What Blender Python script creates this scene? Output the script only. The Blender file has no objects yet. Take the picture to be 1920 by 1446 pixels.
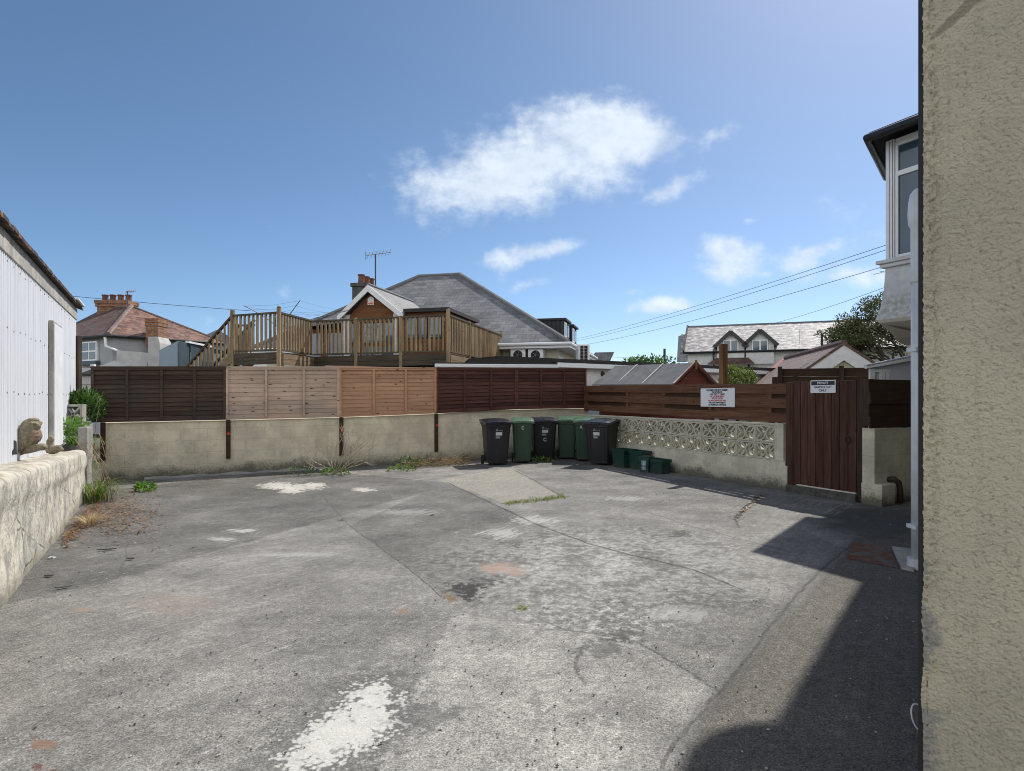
import bpy, bmesh, math, random
from mathutils import Vector, Matrix, noise as mnoise
random.seed(7)
SC = bpy.context.scene
COL = SC.collection
# ---------------------------------------------------------------- survey of the place
F, H, HY, CX = 1150.0, 1.5, 745.0, 960.0
def ray(px): return (px - CX) / F
def G(px, py):
    Y = F * H / (py - HY); return (ray(px) * Y, Y)
def W(px, py, Y): return Vector((ray(px) * Y, Y, H - (py - HY) * Y / F))
def Z(py, Y): return H - (py - HY) * Y / F
class Fr:
    """plan frame: u along ax, v along its left normal, z up"""
    def __init__(s, o, ax):
        l = math.hypot(*ax); s.o = Vector((o[0], o[1], 0)); s.a = Vector((ax[0]/l, ax[1]/l, 0)); s.n = Vector((-s.a.y, s.a.x, 0))
    def __call__(s, p): return s.o + s.a*p[0] + s.n*p[1] + Vector((0, 0, p[2]))
    def u(s, px, v=0.0):
        r = ray(px); o = s.o + s.n*v
        return (r*o.y - o.x) / (s.a.x - r*s.a.y)
    def Y(s, u, v=0.0): return (s.o + s.a*u + s.n*v).y
    def uz(s, px, py, v=0.0):
        u = s.u(px, v); return u, Z(py, s.Y(u, v))
ID = lambda p: Vector(p)
# ---------------------------------------------------------------- objects
def tag(o, label=None, cat=None, group=None, kind=None):
    if label: o['label'] = label
    if cat: o['category'] = cat
    if group: o['group'] = group
    if kind: o['kind'] = kind
    return o
def thing(name, label, cat, loc=(0, 0, 0), group=None):
    o = bpy.data.objects.new(name, None); COL.objects.link(o); o.location = loc; o.empty_display_size = .2
    return tag(o, label, cat, group)
def inv_of(p):
    M = Matrix.Identity(4)
    while p is not None:
        M = p.matrix_basis @ M; p = p.parent
    return M.inverted()
class MB:
    def __init__(s, T=ID): s.V = []; s.Fc = []; s.T = T; s.mi = []; s.cur = 0
    def v(s, p): s.V.append(Vector(s.T(p))); return len(s.V) - 1
    def face(s, pts): s.Fc.append([s.v(p) for p in pts]); s.mi.append(s.cur)
    def hexa(s, P):
        i = [s.v(p) for p in P]
        for f in ((3,2,1,0),(4,5,6,7),(0,1,5,4),(1,2,6,5),(2,3,7,6),(3,0,4,7)):
            s.Fc.append([i[k] for k in f]); s.mi.append(s.cur)
        return s
    def box(s, x0, x1, y0, y1, z0, z1):
        return s.hexa([(x0,y0,z0),(x1,y0,z0),(x1,y1,z0),(x0,y1,z0),(x0,y0,z1),(x1,y0,z1),(x1,y1,z1),(x0,y1,z1)])
    def cbox(s, c, sz): return s.box(c[0]-sz[0]/2, c[0]+sz[0]/2, c[1]-sz[1]/2, c[1]+sz[1]/2, c[2]-sz[2]/2, c[2]+sz[2]/2)
    def prism(s, poly, ex):
        ex = Vector(ex); n = len(poly)
        a = [s.v(p) for p in poly]; b = [s.v(Vector(p) + ex) for p in poly]
        s.Fc.append(a[::-1]); s.Fc.append(b); s.mi += [s.cur]*2
        for k in range(n):
            s.Fc.append([a[k], a[(k+1) % n], b[(k+1) % n], b[k]]); s.mi.append(s.cur)
        return s
    def bar(s, p, q, w, h, up=(0, 0, 1)):
        """rectangular bar from p to q"""
        p, q = Vector(p), Vector(q); d = (q - p).normalized(); up = Vector(up)
        x = d.cross(up); x = x.normalized() if x.length > 1e-6 else Vector((1, 0, 0)); y = x.cross(d).normalized()
        P = []
        for c in (p, q):
            for sx, sy in ((-1,-1),(1,-1),(1,1),(-1,1)): P.append(c + x*sx*w/2 + y*sy*h/2)
        return s.hexa(P)
    def tube(s, pts, r, n=8, caps=True):
        pts = [Vector(p) for p in pts]; m = len(pts); rr = r if isinstance(r, (list, tuple)) else [r]*m
        rings = []; prev = None
        for k, p in enumerate(pts):
            d = (pts[min(k+1, m-1)] - pts[max(k-1, 0)])
            d = d.normalized() if d.length > 1e-9 else Vector((0, 0, 1))
            if prev is None:
                x = d.cross(Vector((0, 0, 1))); x = x if x.length > .05 else d.cross(Vector((1, 0, 0)))
            else: x = prev - d*prev.dot(d)
            x.normalize(); prev = x; y = d.cross(x)
            rings.append([s.v(p + (x*math.cos(2*math.pi*j/n) + y*math.sin(2*math.pi*j/n))*rr[k]) for j in range(n)])
        for k in range(m-1):
            for j in range(n):
                s.Fc.append([rings[k][j], rings[k][(j+1) % n], rings[k+1][(j+1) % n], rings[k+1][j]]); s.mi.append(s.cur)
        if caps:
            s.Fc.append(rings[0][::-1]); s.Fc.append(rings[-1]); s.mi += [s.cur]*2
        return s
    def lathe(s, c, prof, n=16, sx=1, sy=1):
        rings = []
        for r, z in prof: rings.append([s.v((c[0]+r*sx*math.cos(2*math.pi*j/n), c[1]+r*sy*math.sin(2*math.pi*j/n), c[2]+z)) for j in range(n)])
        for k in range(len(prof)-1):
            for j in range(n): s.Fc.append([rings[k][j], rings[k][(j+1) % n], rings[k+1][(j+1) % n], rings[k+1][j]]); s.mi.append(s.cur)
        s.Fc.append(rings[0][::-1]); s.Fc.append(rings[-1]); s.mi += [s.cur]*2
        return s
    def grid(s, fn, nu, nv):
        I = [[s.v(fn(a/nu, b/nv)) for b in range(nv+1)] for a in range(nu+1)]
        for a in range(nu):
            for b in range(nv): s.Fc.append([I[a][b], I[a+1][b], I[a+1][b+1], I[a][b+1]]); s.mi.append(s.cur)
        return s
    def build(s, name, mat, parent=None, smooth=False, bevel=0, seg=2, fix=True):
        me = bpy.data.meshes.new(name)
        V = s.V
        if parent is not None:
            M = inv_of(parent); V = [M @ v for v in V]
        me.from_pydata([tuple(v) for v in V], [], s.Fc)
        for m in (mat if isinstance(mat, (list, tuple)) else [mat]): me.materials.append(m)
        if max(s.mi or [0]): me.polygons.foreach_set('material_index', s.mi)
        if fix:
            bm = bmesh.new(); bm.from_mesh(me); bmesh.ops.recalc_face_normals(bm, faces=bm.faces); bm.to_mesh(me); bm.free()
        if smooth: me.polygons.foreach_set('use_smooth', [True]*len(me.polygons))
        me.update()
        o = bpy.data.objects.new(name, me); COL.objects.link(o); o.parent = parent
        if bevel:
            b = o.modifiers.new('bevel', 'BEVEL'); b.width = bevel; b.segments = seg; b.limit_method = 'ANGLE'; b.angle_limit = .6
            b.harden_normals = False
        return o
def dup_tree(o, parent=None):
    c = o.copy(); COL.objects.link(c); c.parent = parent
    for ch in list(o.children): dup_tree(ch, c)
    return c
def blob(name, ells, mat, parent=None, voxel=.01, disp=0, ds=20):
    """one continuous surface grown from overlapping ellipsoids (voxel remesh)"""
    bm = bmesh.new()
    for c, r, rot in ells:
        M = Matrix.Translation(c) @ (rot if rot else Matrix.Identity(4)) @ Matrix.Diagonal((*r, 1))
        bmesh.ops.create_uvsphere(bm, u_segments=20, v_segments=14, radius=1, matrix=M)
    me = bpy.data.meshes.new('tmp'); bm.to_mesh(me); bm.free()
    o = bpy.data.objects.new('tmp', me); COL.objects.link(o)
    r = o.modifiers.new('r', 'REMESH'); r.mode = 'VOXEL'; r.voxel_size = voxel
    sm = o.modifiers.new('s', 'SMOOTH'); sm.iterations = 3; sm.factor = .5
    dg = bpy.context.evaluated_depsgraph_get(); me2 = bpy.data.meshes.new_from_object(o.evaluated_get(dg))
    bpy.data.objects.remove(o); M = inv_of(parent) if parent else Matrix.Identity(4)
    for v in me2.vertices:
        p = v.co.copy()
        if disp: p += v.normal*disp*mnoise.fractal(p*ds, 1.0, 2.0, 3)
        v.co = M @ p
    me2.materials.clear(); me2.materials.append(mat); me2.name = name
    me2.polygons.foreach_set('use_smooth', [True]*len(me2.polygons)); me2.update()
    o2 = bpy.data.objects.new(name, me2); COL.objects.link(o2); o2.parent = parent
    return o2
def text(name, s, size, mat, parent, o, xa, za, align='CENTER', bold=0.0):
    cu = bpy.data.curves.new('t', 'FONT'); cu.body = s; cu.size = size; cu.align_x = align; cu.align_y = 'CENTER'; cu.extrude = .0008; cu.offset = bold
    t = bpy.data.objects.new('t', cu); COL.objects.link(t)
    dg = bpy.context.evaluated_depsgraph_get(); me = bpy.data.meshes.new_from_object(t.evaluated_get(dg))
    bpy.data.objects.remove(t)
    xa, za = Vector(xa).normalized(), Vector(za).normalized(); n = xa.cross(za); M = inv_of(parent)
    for v in me.vertices: v.co = M @ (Vector(o) + xa*v.co.x + za*v.co.y + n*v.co.z)
    me.materials.clear(); me.materials.append(mat); me.name = name
    ob = bpy.data.objects.new(name, me); COL.objects.link(ob); ob.parent = parent
    return ob
# ---------------------------------------------------------------- shader builder
def S(r, g, b):
    f = lambda c: (c/12.92 if c <= .04045 else ((c+.055)/1.055)**2.4)
    return (f(r/255), f(g/255), f(b/255))
class Vv:
    def __init__(s, sh, k): s.sh = sh; s.k = k
    def _m(s, op, b, rev=False):
        return s.sh.math(op, b, s) if rev else s.sh.math(op, s, b)
    def __add__(s, b): return s._m('ADD', b)
    __radd__ = __add__
    def __sub__(s, b): return s._m('SUBTRACT', b)
    def __rsub__(s, b): return s._m('SUBTRACT', b, True)
    def __mul__(s, b): return s._m('MULTIPLY', b)
    __rmul__ = __mul__
    def __truediv__(s, b): return s._m('DIVIDE', b)
class Sh:
    def __init__(s, name, tree=None):
        if tree is None:
            s.m = bpy.data.materials.new(name); s.m.use_nodes = True; s.nt = s.m.node_tree; s.b = s.nt.nodes['Principled BSDF']
        else: s.nt = tree
    def put(s, sock, val):
        if isinstance(val, Vv): s.nt.links.new(val.k, sock)
        elif isinstance(val, (tuple, list, Vector)):
            val = tuple(val); sock.default_value = val + (1,) if len(val) == 3 and len(sock.default_value) == 4 else val
        else: sock.default_value = val
    def math(s, op, a, b=0.0, c=None, clamp=False):
        n = s.nt.nodes.new('ShaderNodeMath'); n.operation = op; n.use_clamp = clamp
        s.put(n.inputs[0], a); s.put(n.inputs[1], b)
        if c is not None: s.put(n.inputs[2], c)
        return Vv(s, n.outputs[0])
    def mx(s, a, b): return s.math('MAXIMUM', a, b)
    def mn(s, a, b): return s.math('MINIMUM', a, b)
    def pos(s):
        if not hasattr(s, '_g'): s._g = s.nt.nodes.new('ShaderNodeNewGeometry')
        return Vv(s, s._g.outputs['Position'])
    def isl(s):
        s.pos(); return Vv(s, s._g.outputs['Random Per Island'])
    def nrm(s):
        s.pos(); return Vv(s, s._g.outputs['Normal'])
    def tc(s, what='Object'):
        if not hasattr(s, '_t'): s._t = s.nt.nodes.new('ShaderNodeTexCoord')
        return Vv(s, s._t.outputs[what])
    def orand(s): return Vv(s, s.nt.nodes.new('ShaderNodeObjectInfo').outputs['Random'])
    def sep(s, v):
        n = s.nt.nodes.new('ShaderNodeSeparateXYZ'); s.put(n.inputs[0], v); return [Vv(s, o) for o in n.outputs]
    def comb(s, x, y, z):
        n = s.nt.nodes.new('ShaderNodeCombineXYZ')
        for k, q in enumerate((x, y, z)): s.put(n.inputs[k], q)
        return Vv(s, n.outputs[0])
    def dot(s, v, d):
        n = s.nt.nodes.new('ShaderNodeVectorMath'); n.operation = 'DOT_PRODUCT'; s.put(n.inputs[0], v); s.put(n.inputs[1], d); return Vv(s, n.outputs['Value'])
    def noise(s, v, scale, detail=4, rough=.55, dist=0, out=0):
        n = s.nt.nodes.new('ShaderNodeTexNoise'); s.put(n.inputs['Vector'], v); s.put(n.inputs['Scale'], scale)
        n.inputs['Detail'].default_value = detail; n.inputs['Roughness'].default_value = rough; n.inputs['Distortion'].default_value = dist
        return Vv(s, n.outputs[out])
    def voro(s, v, scale, feat='F1', out='Distance'):
        n = s.nt.nodes.new('ShaderNodeTexVoronoi'); n.feature = feat; s.put(n.inputs['Vector'], v); s.put(n.inputs['Scale'], scale)
        return Vv(s, n.outputs[out])
    def brick(s, v, c1, c2, cm, w, h, mortar=.01, off=.5, smooth=.1, bias=0):
        n = s.nt.nodes.new('ShaderNodeTexBrick'); s.put(n.inputs['Vector'], v); n.offset = off
        s.put(n.inputs['Color1'], c1); s.put(n.inputs['Color2'], c2); s.put(n.inputs['Mortar'], cm); s.put(n.inputs['Scale'], 1.0)
        n.inputs['Mortar Size'].default_value = mortar; n.inputs['Mortar Smooth'].default_value = smooth; n.inputs['Bias'].default_value = bias
        n.inputs['Brick Width'].default_value = w; n.inputs['Row Height'].default_value = h
        return Vv(s, n.outputs['Color']), Vv(s, n.outputs['Fac'])
    def ss(s, v, a, b, lo=0.0, hi=1.0, kind='SMOOTHSTEP'):
        n = s.nt.nodes.new('ShaderNodeMapRange'); n.interpolation_type = kind; s.put(n.inputs[0], v)
        for k, q in enumerate((a, b, lo, hi)): s.put(n.inputs[k+1], q)
        return Vv(s, n.outputs[0])
    def lin(s, v, a, b, lo=0.0, hi=1.0): return s.ss(v, a, b, lo, hi, 'LINEAR')
    def mix(s, f, a, b, mode='MIX'):
        n = s.nt.nodes.new('ShaderNodeMix'); n.data_type = 'RGBA'; n.blend_type = mode; n.clamp_factor = True
        s.put(n.inputs[0], f); s.put(n.inputs[6], a); s.put(n.inputs[7], b); return Vv(s, n.outputs[2])
    def gain(s, c, f):
        """colour times a float"""
        n = s.nt.nodes.new('ShaderNodeVectorMath'); n.operation = 'SCALE'; s.put(n.inputs[0], c); s.put(n.inputs['Scale'], f); return Vv(s, n.outputs[0])
    def bump(s, h, strength=.5, dist=.01):
        n = s.nt.nodes.new('ShaderNodeBump'); n.inputs['Strength'].default_value = strength; n.inputs['Distance'].default_value = dist
        s.put(n.inputs['Height'], h); return Vv(s, n.outputs[0])
    def out(s, color, rough=.8, normal=None, metal=0.0, spec=.5, **kw):
        s.put(s.b.inputs['Base Color'], color); s.put(s.b.inputs['Roughness'], rough); s.put(s.b.inputs['Metallic'], metal); s.put(s.b.inputs['Specular IOR Level'], spec)
        if normal is not None: s.put(s.b.inputs['Normal'], normal)
        for k, q in kw.items(): s.put(s.b.inputs[k], q)
        return s.m
# ---------------------------------------------------------------- frames of the walls
BW = Fr((-5.56, 11.9), (.863, .505))          # back wall, u=0 at the joint of the dark and the pale panel, v away from the yard
BZ = Fr((4.37, 9.86), (-.441, .898))          # pierced block wall, u=0 at its near pier, v towards the yard
GT = Fr((4.37, 9.86), (.441, -.898))          # gate line continuing towards the camera, v away from the yard
FN = Fr((4.5, 9.95), (-.383, .924))           # slatted fence over the pierced wall
SHD = Fr((-4.93, 5.9), (-.5, .866))           # corrugated shed wall, v away from the yard (-n is the yard side)
LW = Fr((-3.645, 4.367), (-.4837, .8752))       # low retaining wall, front face
M = {}
def wood(name, c1, c2, axis, grain=(2.0, 45.0), knots=0.0, rough=.75, vary=.35, weather=None):
    s = Sh(name); P = s.pos(); x, y, z = s.sep(P); u = s.dot(P, axis)
    r = s.isl()
    q = s.comb(u*grain[0] + r*37.0, z*grain[1], r*11.0)
    g = s.noise(q, 1.0, 5, .6, .6); g2 = s.noise(s.comb(u*.8, z*3.0, r*5.0), 1.0, 3)
    c = s.mix(s.ss(g, .3, .7), c1, c2); c = s.gain(c, s.lin(r, 0, 1, 1-vary, 1+vary)); c = s.gain(c, s.lin(g2, .3, .7, .8, 1.2))
    if weather: c = s.mix(s.ss(s.noise(s.comb(u*1.2, z*2.0, 3.0), 1.0, 4), .45, .7)*.8, c, weather)
    if knots:
        k = s.voro(s.comb(u*4.2 + r*20.0, z*11.0, r*9.0), 1.0); c = s.mix(s.ss(k, .20, .09)*knots, c, tuple(v*.22 for v in c1))
    return s.out(c, rough, s.bump(g, .35, .004), spec=.25)
def plain(name, col, rough=.6, metal=0.0, spec=.5, dirt=.25, scale=6.0, bump=0.0):
    s = Sh(name); P = s.pos(); n = s.noise(P, scale, 5, .6)
    c = s.gain(col, s.lin(n, .3, .7, 1-dirt, 1+dirt*.6))
    return s.out(c, s.lin(n, .3, .7, rough-.06, rough+.08), s.bump(s.noise(P, scale*14, 3), bump, .004) if bump else None, metal, spec)
def make_mats():
    # --- painted block walls
    def block(name, ax, col, streak, mossline=.28, bw=.45, bh=.225, dirtc=(.06, .06, .045)):
        s = Sh(name); P = s.pos(); u = s.dot(P, ax); x, y, z = s.sep(P)
        bc, bf = s.brick(s.comb(u, z, 0), (1, 1, 1), (.94, .94, .92), (.86, .86, .84), bw, bh, .008, .5, .6)
        n1 = s.noise(P, 2.2, 6, .62); n2 = s.noise(s.comb(u*9, z*1.3, y*2), 1.0, 5, .6); n3 = s.noise(P, 26, 4, .6); n4 = s.noise(P, 7, 5, .65)
        c = s.mix(s.ss(n1, .36, .64), col, tuple(v*.74 for v in col))
        c = s.mix(.8, c, bc, 'MULTIPLY')
        c = s.mix(s.ss(n2, .55, .78)*streak, c, tuple(v*.45 for v in col))
        c = s.mix(s.ss(n4, .6, .74)*.4, c, (.26, .25, .20)); c = s.mix(s.ss(n3, .60, .72)*.5, c, (.15, .14, .105)); c = s.mix(s.ss(s.noise(P, 4.5, 6, .7), .56, .68)*.45, c, (.40, .385, .32))
        lowm = s.ss(z + (n1-.5)*.5 + (n3-.5)*.25, mossline, .02)
        c = s.mix(lowm*.85, c, dirtc)
        capm = s.ss(z + (n4-.5)*.08, .98, 1.06); c = s.mix(capm*.4, c, tuple(v*.55 for v in col))
        h = n3*.5 + n4*1.0 - bf*.45
        return s.out(c, .9, s.bump(h, .5, .012), spec=.2)
    M['wall'] = block('cream_block_paint', tuple(BW.a), (.78, .705, .535), .35)
    M['wall_b'] = block('pierced_wall_paint', tuple(BZ.a), (.68, .65, .53), .4, .22)
    M['wall_r'] = block('return_wall_paint', (.9, .43, 0), (.70, .655, .51), .3, .2)
    # screen blocks
    s = Sh('screen_block_paint'); P = s.pos(); n = s.noise(P, 9, 5, .6); n2 = s.noise(P, 4, 3)
    c = s.mix(s.ss(n, .4, .7), (.52, .50, .41), (.40, .385, .30)); c = s.mix(s.ss(n2, .62, .72)*.6, c, (.22, .10, .04))
    M['screen'] = s.out(c, .9, s.bump(n, .3, .006), spec=.2)
    # --- low retaining wall, lichen-streaked
    s = Sh('old_lime_render'); P = s.pos(); u = s.dot(P, tuple(LW.a)); x, y, z = s.sep(P)
    n1 = s.noise(P, 2.3, 6, .65); n2 = s.noise(s.comb(u*5.5, z*2.4, 0), 1.0, 6, .68); n3 = s.noise(P, 30, 4, .6); n4 = s.noise(P, 8, 5, .7); n5 = s.noise(s.comb(u*1.2, y*9, x*2), 1.0, 4)
    up = s.sep(s.nrm())[2]
    c = s.mix(s.ss(n1, .38, .62), (.58, .545, .46), (.45, .43, .37))
    c = s.mix(s.ss(n2, .46, .62)*.75, c, (.25, .24, .215)); c = s.mix(s.ss(n4, .5, .64)*.65, c, (.22, .215, .19)); c = s.mix(s.ss(n3, .6, .72)*.7, c, (.12, .115, .10))
    top = s.ss(up, .6, .85)
    c = s.mix(top*s.ss(n5, .4, .7)*.5, c, (.42, .33, .21)); c = s.mix(top*s.ss(n4, .45, .65)*.6, c, (.30, .27, .22))
    cr = s.ss(s.voro(s.comb(u*1.3, z*1.6, 0), 1.0, 'DISTANCE_TO_EDGE') + (n4-.5)*.08, .012, .0); c = s.mix(cr*.75*s.ss(n1, .42, .5), c, (.06, .055, .05))
    c = s.mix(s.ss(z + (n1-.5)*.3, .16, .0)*.6, c, (.16, .15, .10))
    M['lime'] = s.out(c, .93, s.bump(n4*1.0 + n3*.6 + n2*.4, .8, .02), spec=.15)
    # --- woods
    ax = tuple(BW.a)
    M['panel_dark'] = wood('dark_brown_panel_wood', (.050, .029, .021), (.090, .057, .042), ax, vary=.3, weather=(.05, .045, .04))
    M['panel_tan'] = wood('weathered_pale_panel_wood', (.47, .335, .24), (.56, .425, .33), ax, knots=.95, vary=.1, weather=(.36, .29, .24))
    M['panel_orange'] = wood('new_orange_panel_wood', (.42, .235, .14), (.50, .295, .185), ax, knots=.95, vary=.08)
    M['panel_red'] = wood('red_brown_panel_wood', (.066, .026, .018), (.112, .047, .035), ax, vary=.35)
    M['post_wood'] = wood('post_stain', (.05, .024, .016), (.085, .042, .028), (0, 0, 1), (30, 2))
    M['slat'] = wood('red_brown_slat_wood', (.095, .044, .024), (.165, .085, .048), tuple(FN.a), (2, 40), .5, vary=.2)
    M['slat_d'] = wood('dark_slat_wood', (.035, .02, .012), (.06, .034, .02), (1, .2, 0), (2, 40), vary=.3)
    def vwood(name, c1, c2, ax, vary=.25, knots=.6):
        s = Sh(name); P = s.pos(); x, y, z = s.sep(P); u = s.dot(P, ax); r = s.isl()
        g = s.noise(s.comb(u*45 + r*31.0, z*1.8, r*9.0), 1.0, 5, .6, .6); g2 = s.noise(s.comb(u*4, z*.8, r*5.0), 1.0, 3)
        c = s.mix(s.ss(g, .3, .7), c1, c2); c = s.gain(c, s.lin(r, 0, 1, 1-vary, 1+vary)); c = s.gain(c, s.lin(g2, .3, .7, .7, 1.3))
        k = s.voro(s.comb(u*7.0 + r*20.0, z*2.6, r*9.0), 1.0); c = s.mix(s.ss(k, .12, .04)*knots, c, tuple(v*.3 for v in c1))
        return s.out(c, .75, s.bump(g, .35, .004), spec=.25)
    M['gate'] = vwood('gate_board_stain', (.052, .023, .015), (.10, .05, .034), tuple(GT.a))
    M['postv'] = vwood('weathered_post_wood', (.14, .075, .03), (.26, .15, .07), (1, 0, 0))
    M['postd'] = vwood('dark_post_wood', (.035, .022, .014), (.07, .05, .035), (1, 0, 0))
    M['deck'] = vwood('deck_baluster_wood', (.15, .107, .06), (.265, .195, .116), (.94, -.34, 0), .22)
    M['deck_d'] = wood('deck_beam_wood', (.045, .035, .024), (.09, .07, .05), (.94, -.34, 0), vary=.25)
    M['deck_m'] = wood('deck_side_board_wood', (.16, .115, .068), (.25, .18, .11), (.24, .97, 0), vary=.2)
    M['rail'] = wood('deck_rail_wood', (.055, .048, .032), (.11, .095, .06), (.94, -.34, 0), (2, 30), vary=.15)
    M['brownwood'] = wood('varnished_gable_wood', (.11, .045, .018), (.17, .075, .032), (.97, -.24, 0), (2, 25), vary=.2)
    M['shedred'] = wood('red_shed_wood', (.15, .040, .028), (.21, .062, .045), (.5, -.86, 0), (2, 30), vary=.2)
    M['barkdry'] = plain('dry_stem', (.46, .40, .29), .9, dirt=.4, scale=20)
    M['bark'] = plain('bark', (.05, .04, .03), .9, dirt=.4, scale=10)
    # --- paint, plastic, metal, glass
    M['white'] = plain('white_paint', (.70, .71, .72), .5, dirt=.12)
    M['upvc'] = plain('white_upvc', (.76, .78, .80), .35, dirt=.06)
    M['black'] = plain('black_plastic_gutter', (.018, .019, .022), .4, dirt=.3)
    M['bitumen'] = plain('black_felt', (.03, .028, .027), .85, dirt=.4, scale=9)
    M['grey_metal'] = plain('galvanised', (.30, .31, .32), .45, .7, dirt=.2)
    M['dark_metal'] = plain('dark_iron', (.035, .03, .028), .5, .6, dirt=.4)
    M['rubber'] = plain('tyre_rubber', (.02, .02, .02), .75)
    M['reflector'] = plain('red_reflector', (.55, .05, .02), .25, dirt=.15)
    M['signwhite'] = plain('sign_face', (.74, .76, .80), .4, dirt=.05)
    M['ink'] = plain('sign_ink_black', (.02, .022, .03), .5, dirt=.05)
    M['inkred'] = plain('sign_ink_red', (.50, .05, .05), .5, dirt=.05)
    M['label'] = plain('bin_label', (.55, .58, .62), .5, dirt=.2, scale=40)
    M['letter'] = plain('painted_letter', (.50, .52, .50), .6, dirt=.3, scale=60)
    M['cable'] = plain('power_cable', (.05, .05, .055), .6)
    M['pipe_w'] = plain('grey_white_pipe', (.58, .62, .68), .45, dirt=.12)
    M['pipe_b'] = plain('brown_pipe', (.05, .03, .02), .6, dirt=.4)
    M['bluelabel'] = plain('blue_label', (.22, .34, .46), .5, dirt=.3, scale=40)
    def plas(name, col, rough=.42):
        s = Sh(name); P = s.tc('Object'); r = s.orand(); x, y, z = s.sep(P)
        n = s.noise(P, 5, 5, .65); n2 = s.noise(P, 90, 3); n3 = s.noise(s.comb(x*16, y*16, z*2), 1.0, 4)
        c = s.gain(col, s.lin(r, 0, 1, .8, 1.25)); c = s.mix(s.ss(n, .45, .75)*.35, c, tuple(v*.6+.008 for v in col))
        c = s.mix(s.ss(n3, .58, .72)*.12, c, (.13, .12, .10)); c = s.mix(s.ss(z + (n-.5)*.25, .16, 0)*.4, c, (.09, .085, .07))
        return s.out(c, s.lin(n, .3, .7, rough-.08, rough+.15), s.bump(n2, .15, .002), spec=.4)
    M['lid_black'] = plas('black_lid_plastic', (.02, .022, .03), .24); M['lid_green_sunlit'] = plas('green_lid_sunlit', (.085, .15, .10), .26); M['bin_black'] = plas('black_bin_plastic', (.014, .015, .019)); M['bin_green'] = plas('green_bin_plastic', (.024, .058, .036)); M['box_green'] = plas('dark_green_box_plastic', (.008, .040, .032))  # lid green lightened to paint in the sun's glancing highlight
    s = Sh('window_glass'); P = s.pos(); n = s.noise(P, .9, 3)
    M['glass'] = s.out(s.mix(n, (.03, .06, .09), (.06, .10, .14)), .06, s.bump(s.noise(P, 1.6, 2), .03, .02), spec=.9)  # bluish base colour stands in for the reflected sky
    s = Sh('frosted_panel'); P = s.pos(); n = s.noise(P, 3, 3)
    M['frost'] = s.out(s.mix(n, (.40, .41, .46), (.50, .51, .56)), .35, spec=.5)
    # --- corrugated sheet
    s = Sh('white_corrugated_sheet'); P = s.pos(); x, y, z = s.sep(P); u = s.dot(P, tuple(SHD.a))
    n = s.noise(s.comb(u*9, z*.9, 0), 1.0, 5, .6); n2 = s.noise(P, 3, 4); n3 = s.noise(P, 40, 3)
    c = s.mix(s.ss(n, .5, .75)*.5, (.66, .68, .72), (.48, .50, .54)); c = s.mix(s.ss(n2, .6, .75)*.25, c, (.5, .5, .47)); c = s.mix(s.ss(n3, .7, .8)*.4, c, (.33, .28, .22))
    M['corr'] = s.out(c, .45, spec=.4)
    s = Sh('weathered_concrete'); P = s.pos(); x, y, z = s.sep(P); n = s.noise(P, 3.5, 6, .65); n2 = s.noise(P, 22, 4, .6); n3 = s.noise(s.comb(x*7, y*7, z*1.0), 1.0, 4)
    c = s.mix(s.ss(n, .35, .65), (.42, .40, .36), (.30, .29, .27)); c = s.mix(s.ss(n2, .58, .7)*.6, c, (.15, .145, .13)); c = s.mix(s.ss(n3, .5, .68)*.5, c, (.22, .20, .17))
    M['conc'] = s.out(c, .92, s.bump(n2 + n, .6, .012), spec=.2)
    M['step'] = plain('mossy_step_concrete', (.10, .095, .085), .95, dirt=.6, scale=12, bump=.6); M['post_grey'] = plain('dull_alloy', (.16, .17, .18), .6, dirt=.2)
    s = Sh('dark_eave_tile'); P = s.pos(); n = s.noise(P, 6, 5, .6)
    M['eave'] = s.out(s.mix(s.ss(n, .5, .66), (.055, .05, .05), (.26, .12, .05)), .85, s.bump(n, .5, .01), spec=.2)
    # --- roofs
    def roof(name, ax, c1, c2, cm, w, h, white=None, bm=.35, patch=None):
        s = Sh(name); P = s.pos(); x, y, z = s.sep(P); u = s.dot(P, ax)
        wob = s.noise(P, 6, 2)*.02
        bc, bf = s.brick(s.comb(u + wob, z*1.25 + wob, 0), c1, c2, cm, w, h, .006, .5, .3)
        n = s.noise(P, 1.4, 5, .6); n2 = s.noise(P, 11, 4, .6); n3 = s.noise(s.comb(u*3, z*9, 0), 1.0, 4, .65)
        c = s.gain(bc, s.lin(n, .3, .7, .75, 1.25)); c = s.gain(c, s.lin(n2, .3, .7, .85, 1.15))
        if white: c = s.mix(s.ss(n3, .42, .66)*(.9 if white[2] > .4 else .45), c, white)
        if patch: c = s.mix(s.ss(n, .5, .68)*.7, c, patch)
        fz = s.math('FRACT', (z*1.25 + wob)/h)
        return s.out(c, .62, s.bump(fz*-1.0 - bf*.6 + n2*.4, bm, .02), spec=.4)
    hb = (.971, -.238, 0)
    M['slate'] = roof('grey_slate', hb, (.125, .128, .135), (.195, .198, .205), (.04, .04, .045), .33, .19)
    M['slate_l'] = roof('pale_slate', (.238, .971, 0), (.12, .12, .125), (.165, .165, .17), (.07, .07, .07), .3, .16)
    M['slate_old'] = roof('lichened_slate', (.929, -.369, 0), (.13, .125, .13), (.20, .19, .195), (.05, .05, .05), .3, .18, (.55, .53, .52))
    M['tile_red'] = roof('red_brown_tile', (.6, .75, 0), (.09, .045, .035), (.26, .135, .095), (.03, .02, .017), .2, .13, (.27, .18, .14), .6, (.10, .06, .05))
    M['tile_brown'] = roof('brown_tile', (-.8, .4, 0), (.085, .05, .04), (.16, .09, .068), (.03, .02, .017), .22, .13, None, .45, (.09, .075, .06))
    M['tile_p'] = roof('brown_profile_tile', (.204, .979, 0), (.15, .10, .082), (.225, .155, .13), (.05, .035, .03), .24, .16, None, .5, (.16, .13, .11))
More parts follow.
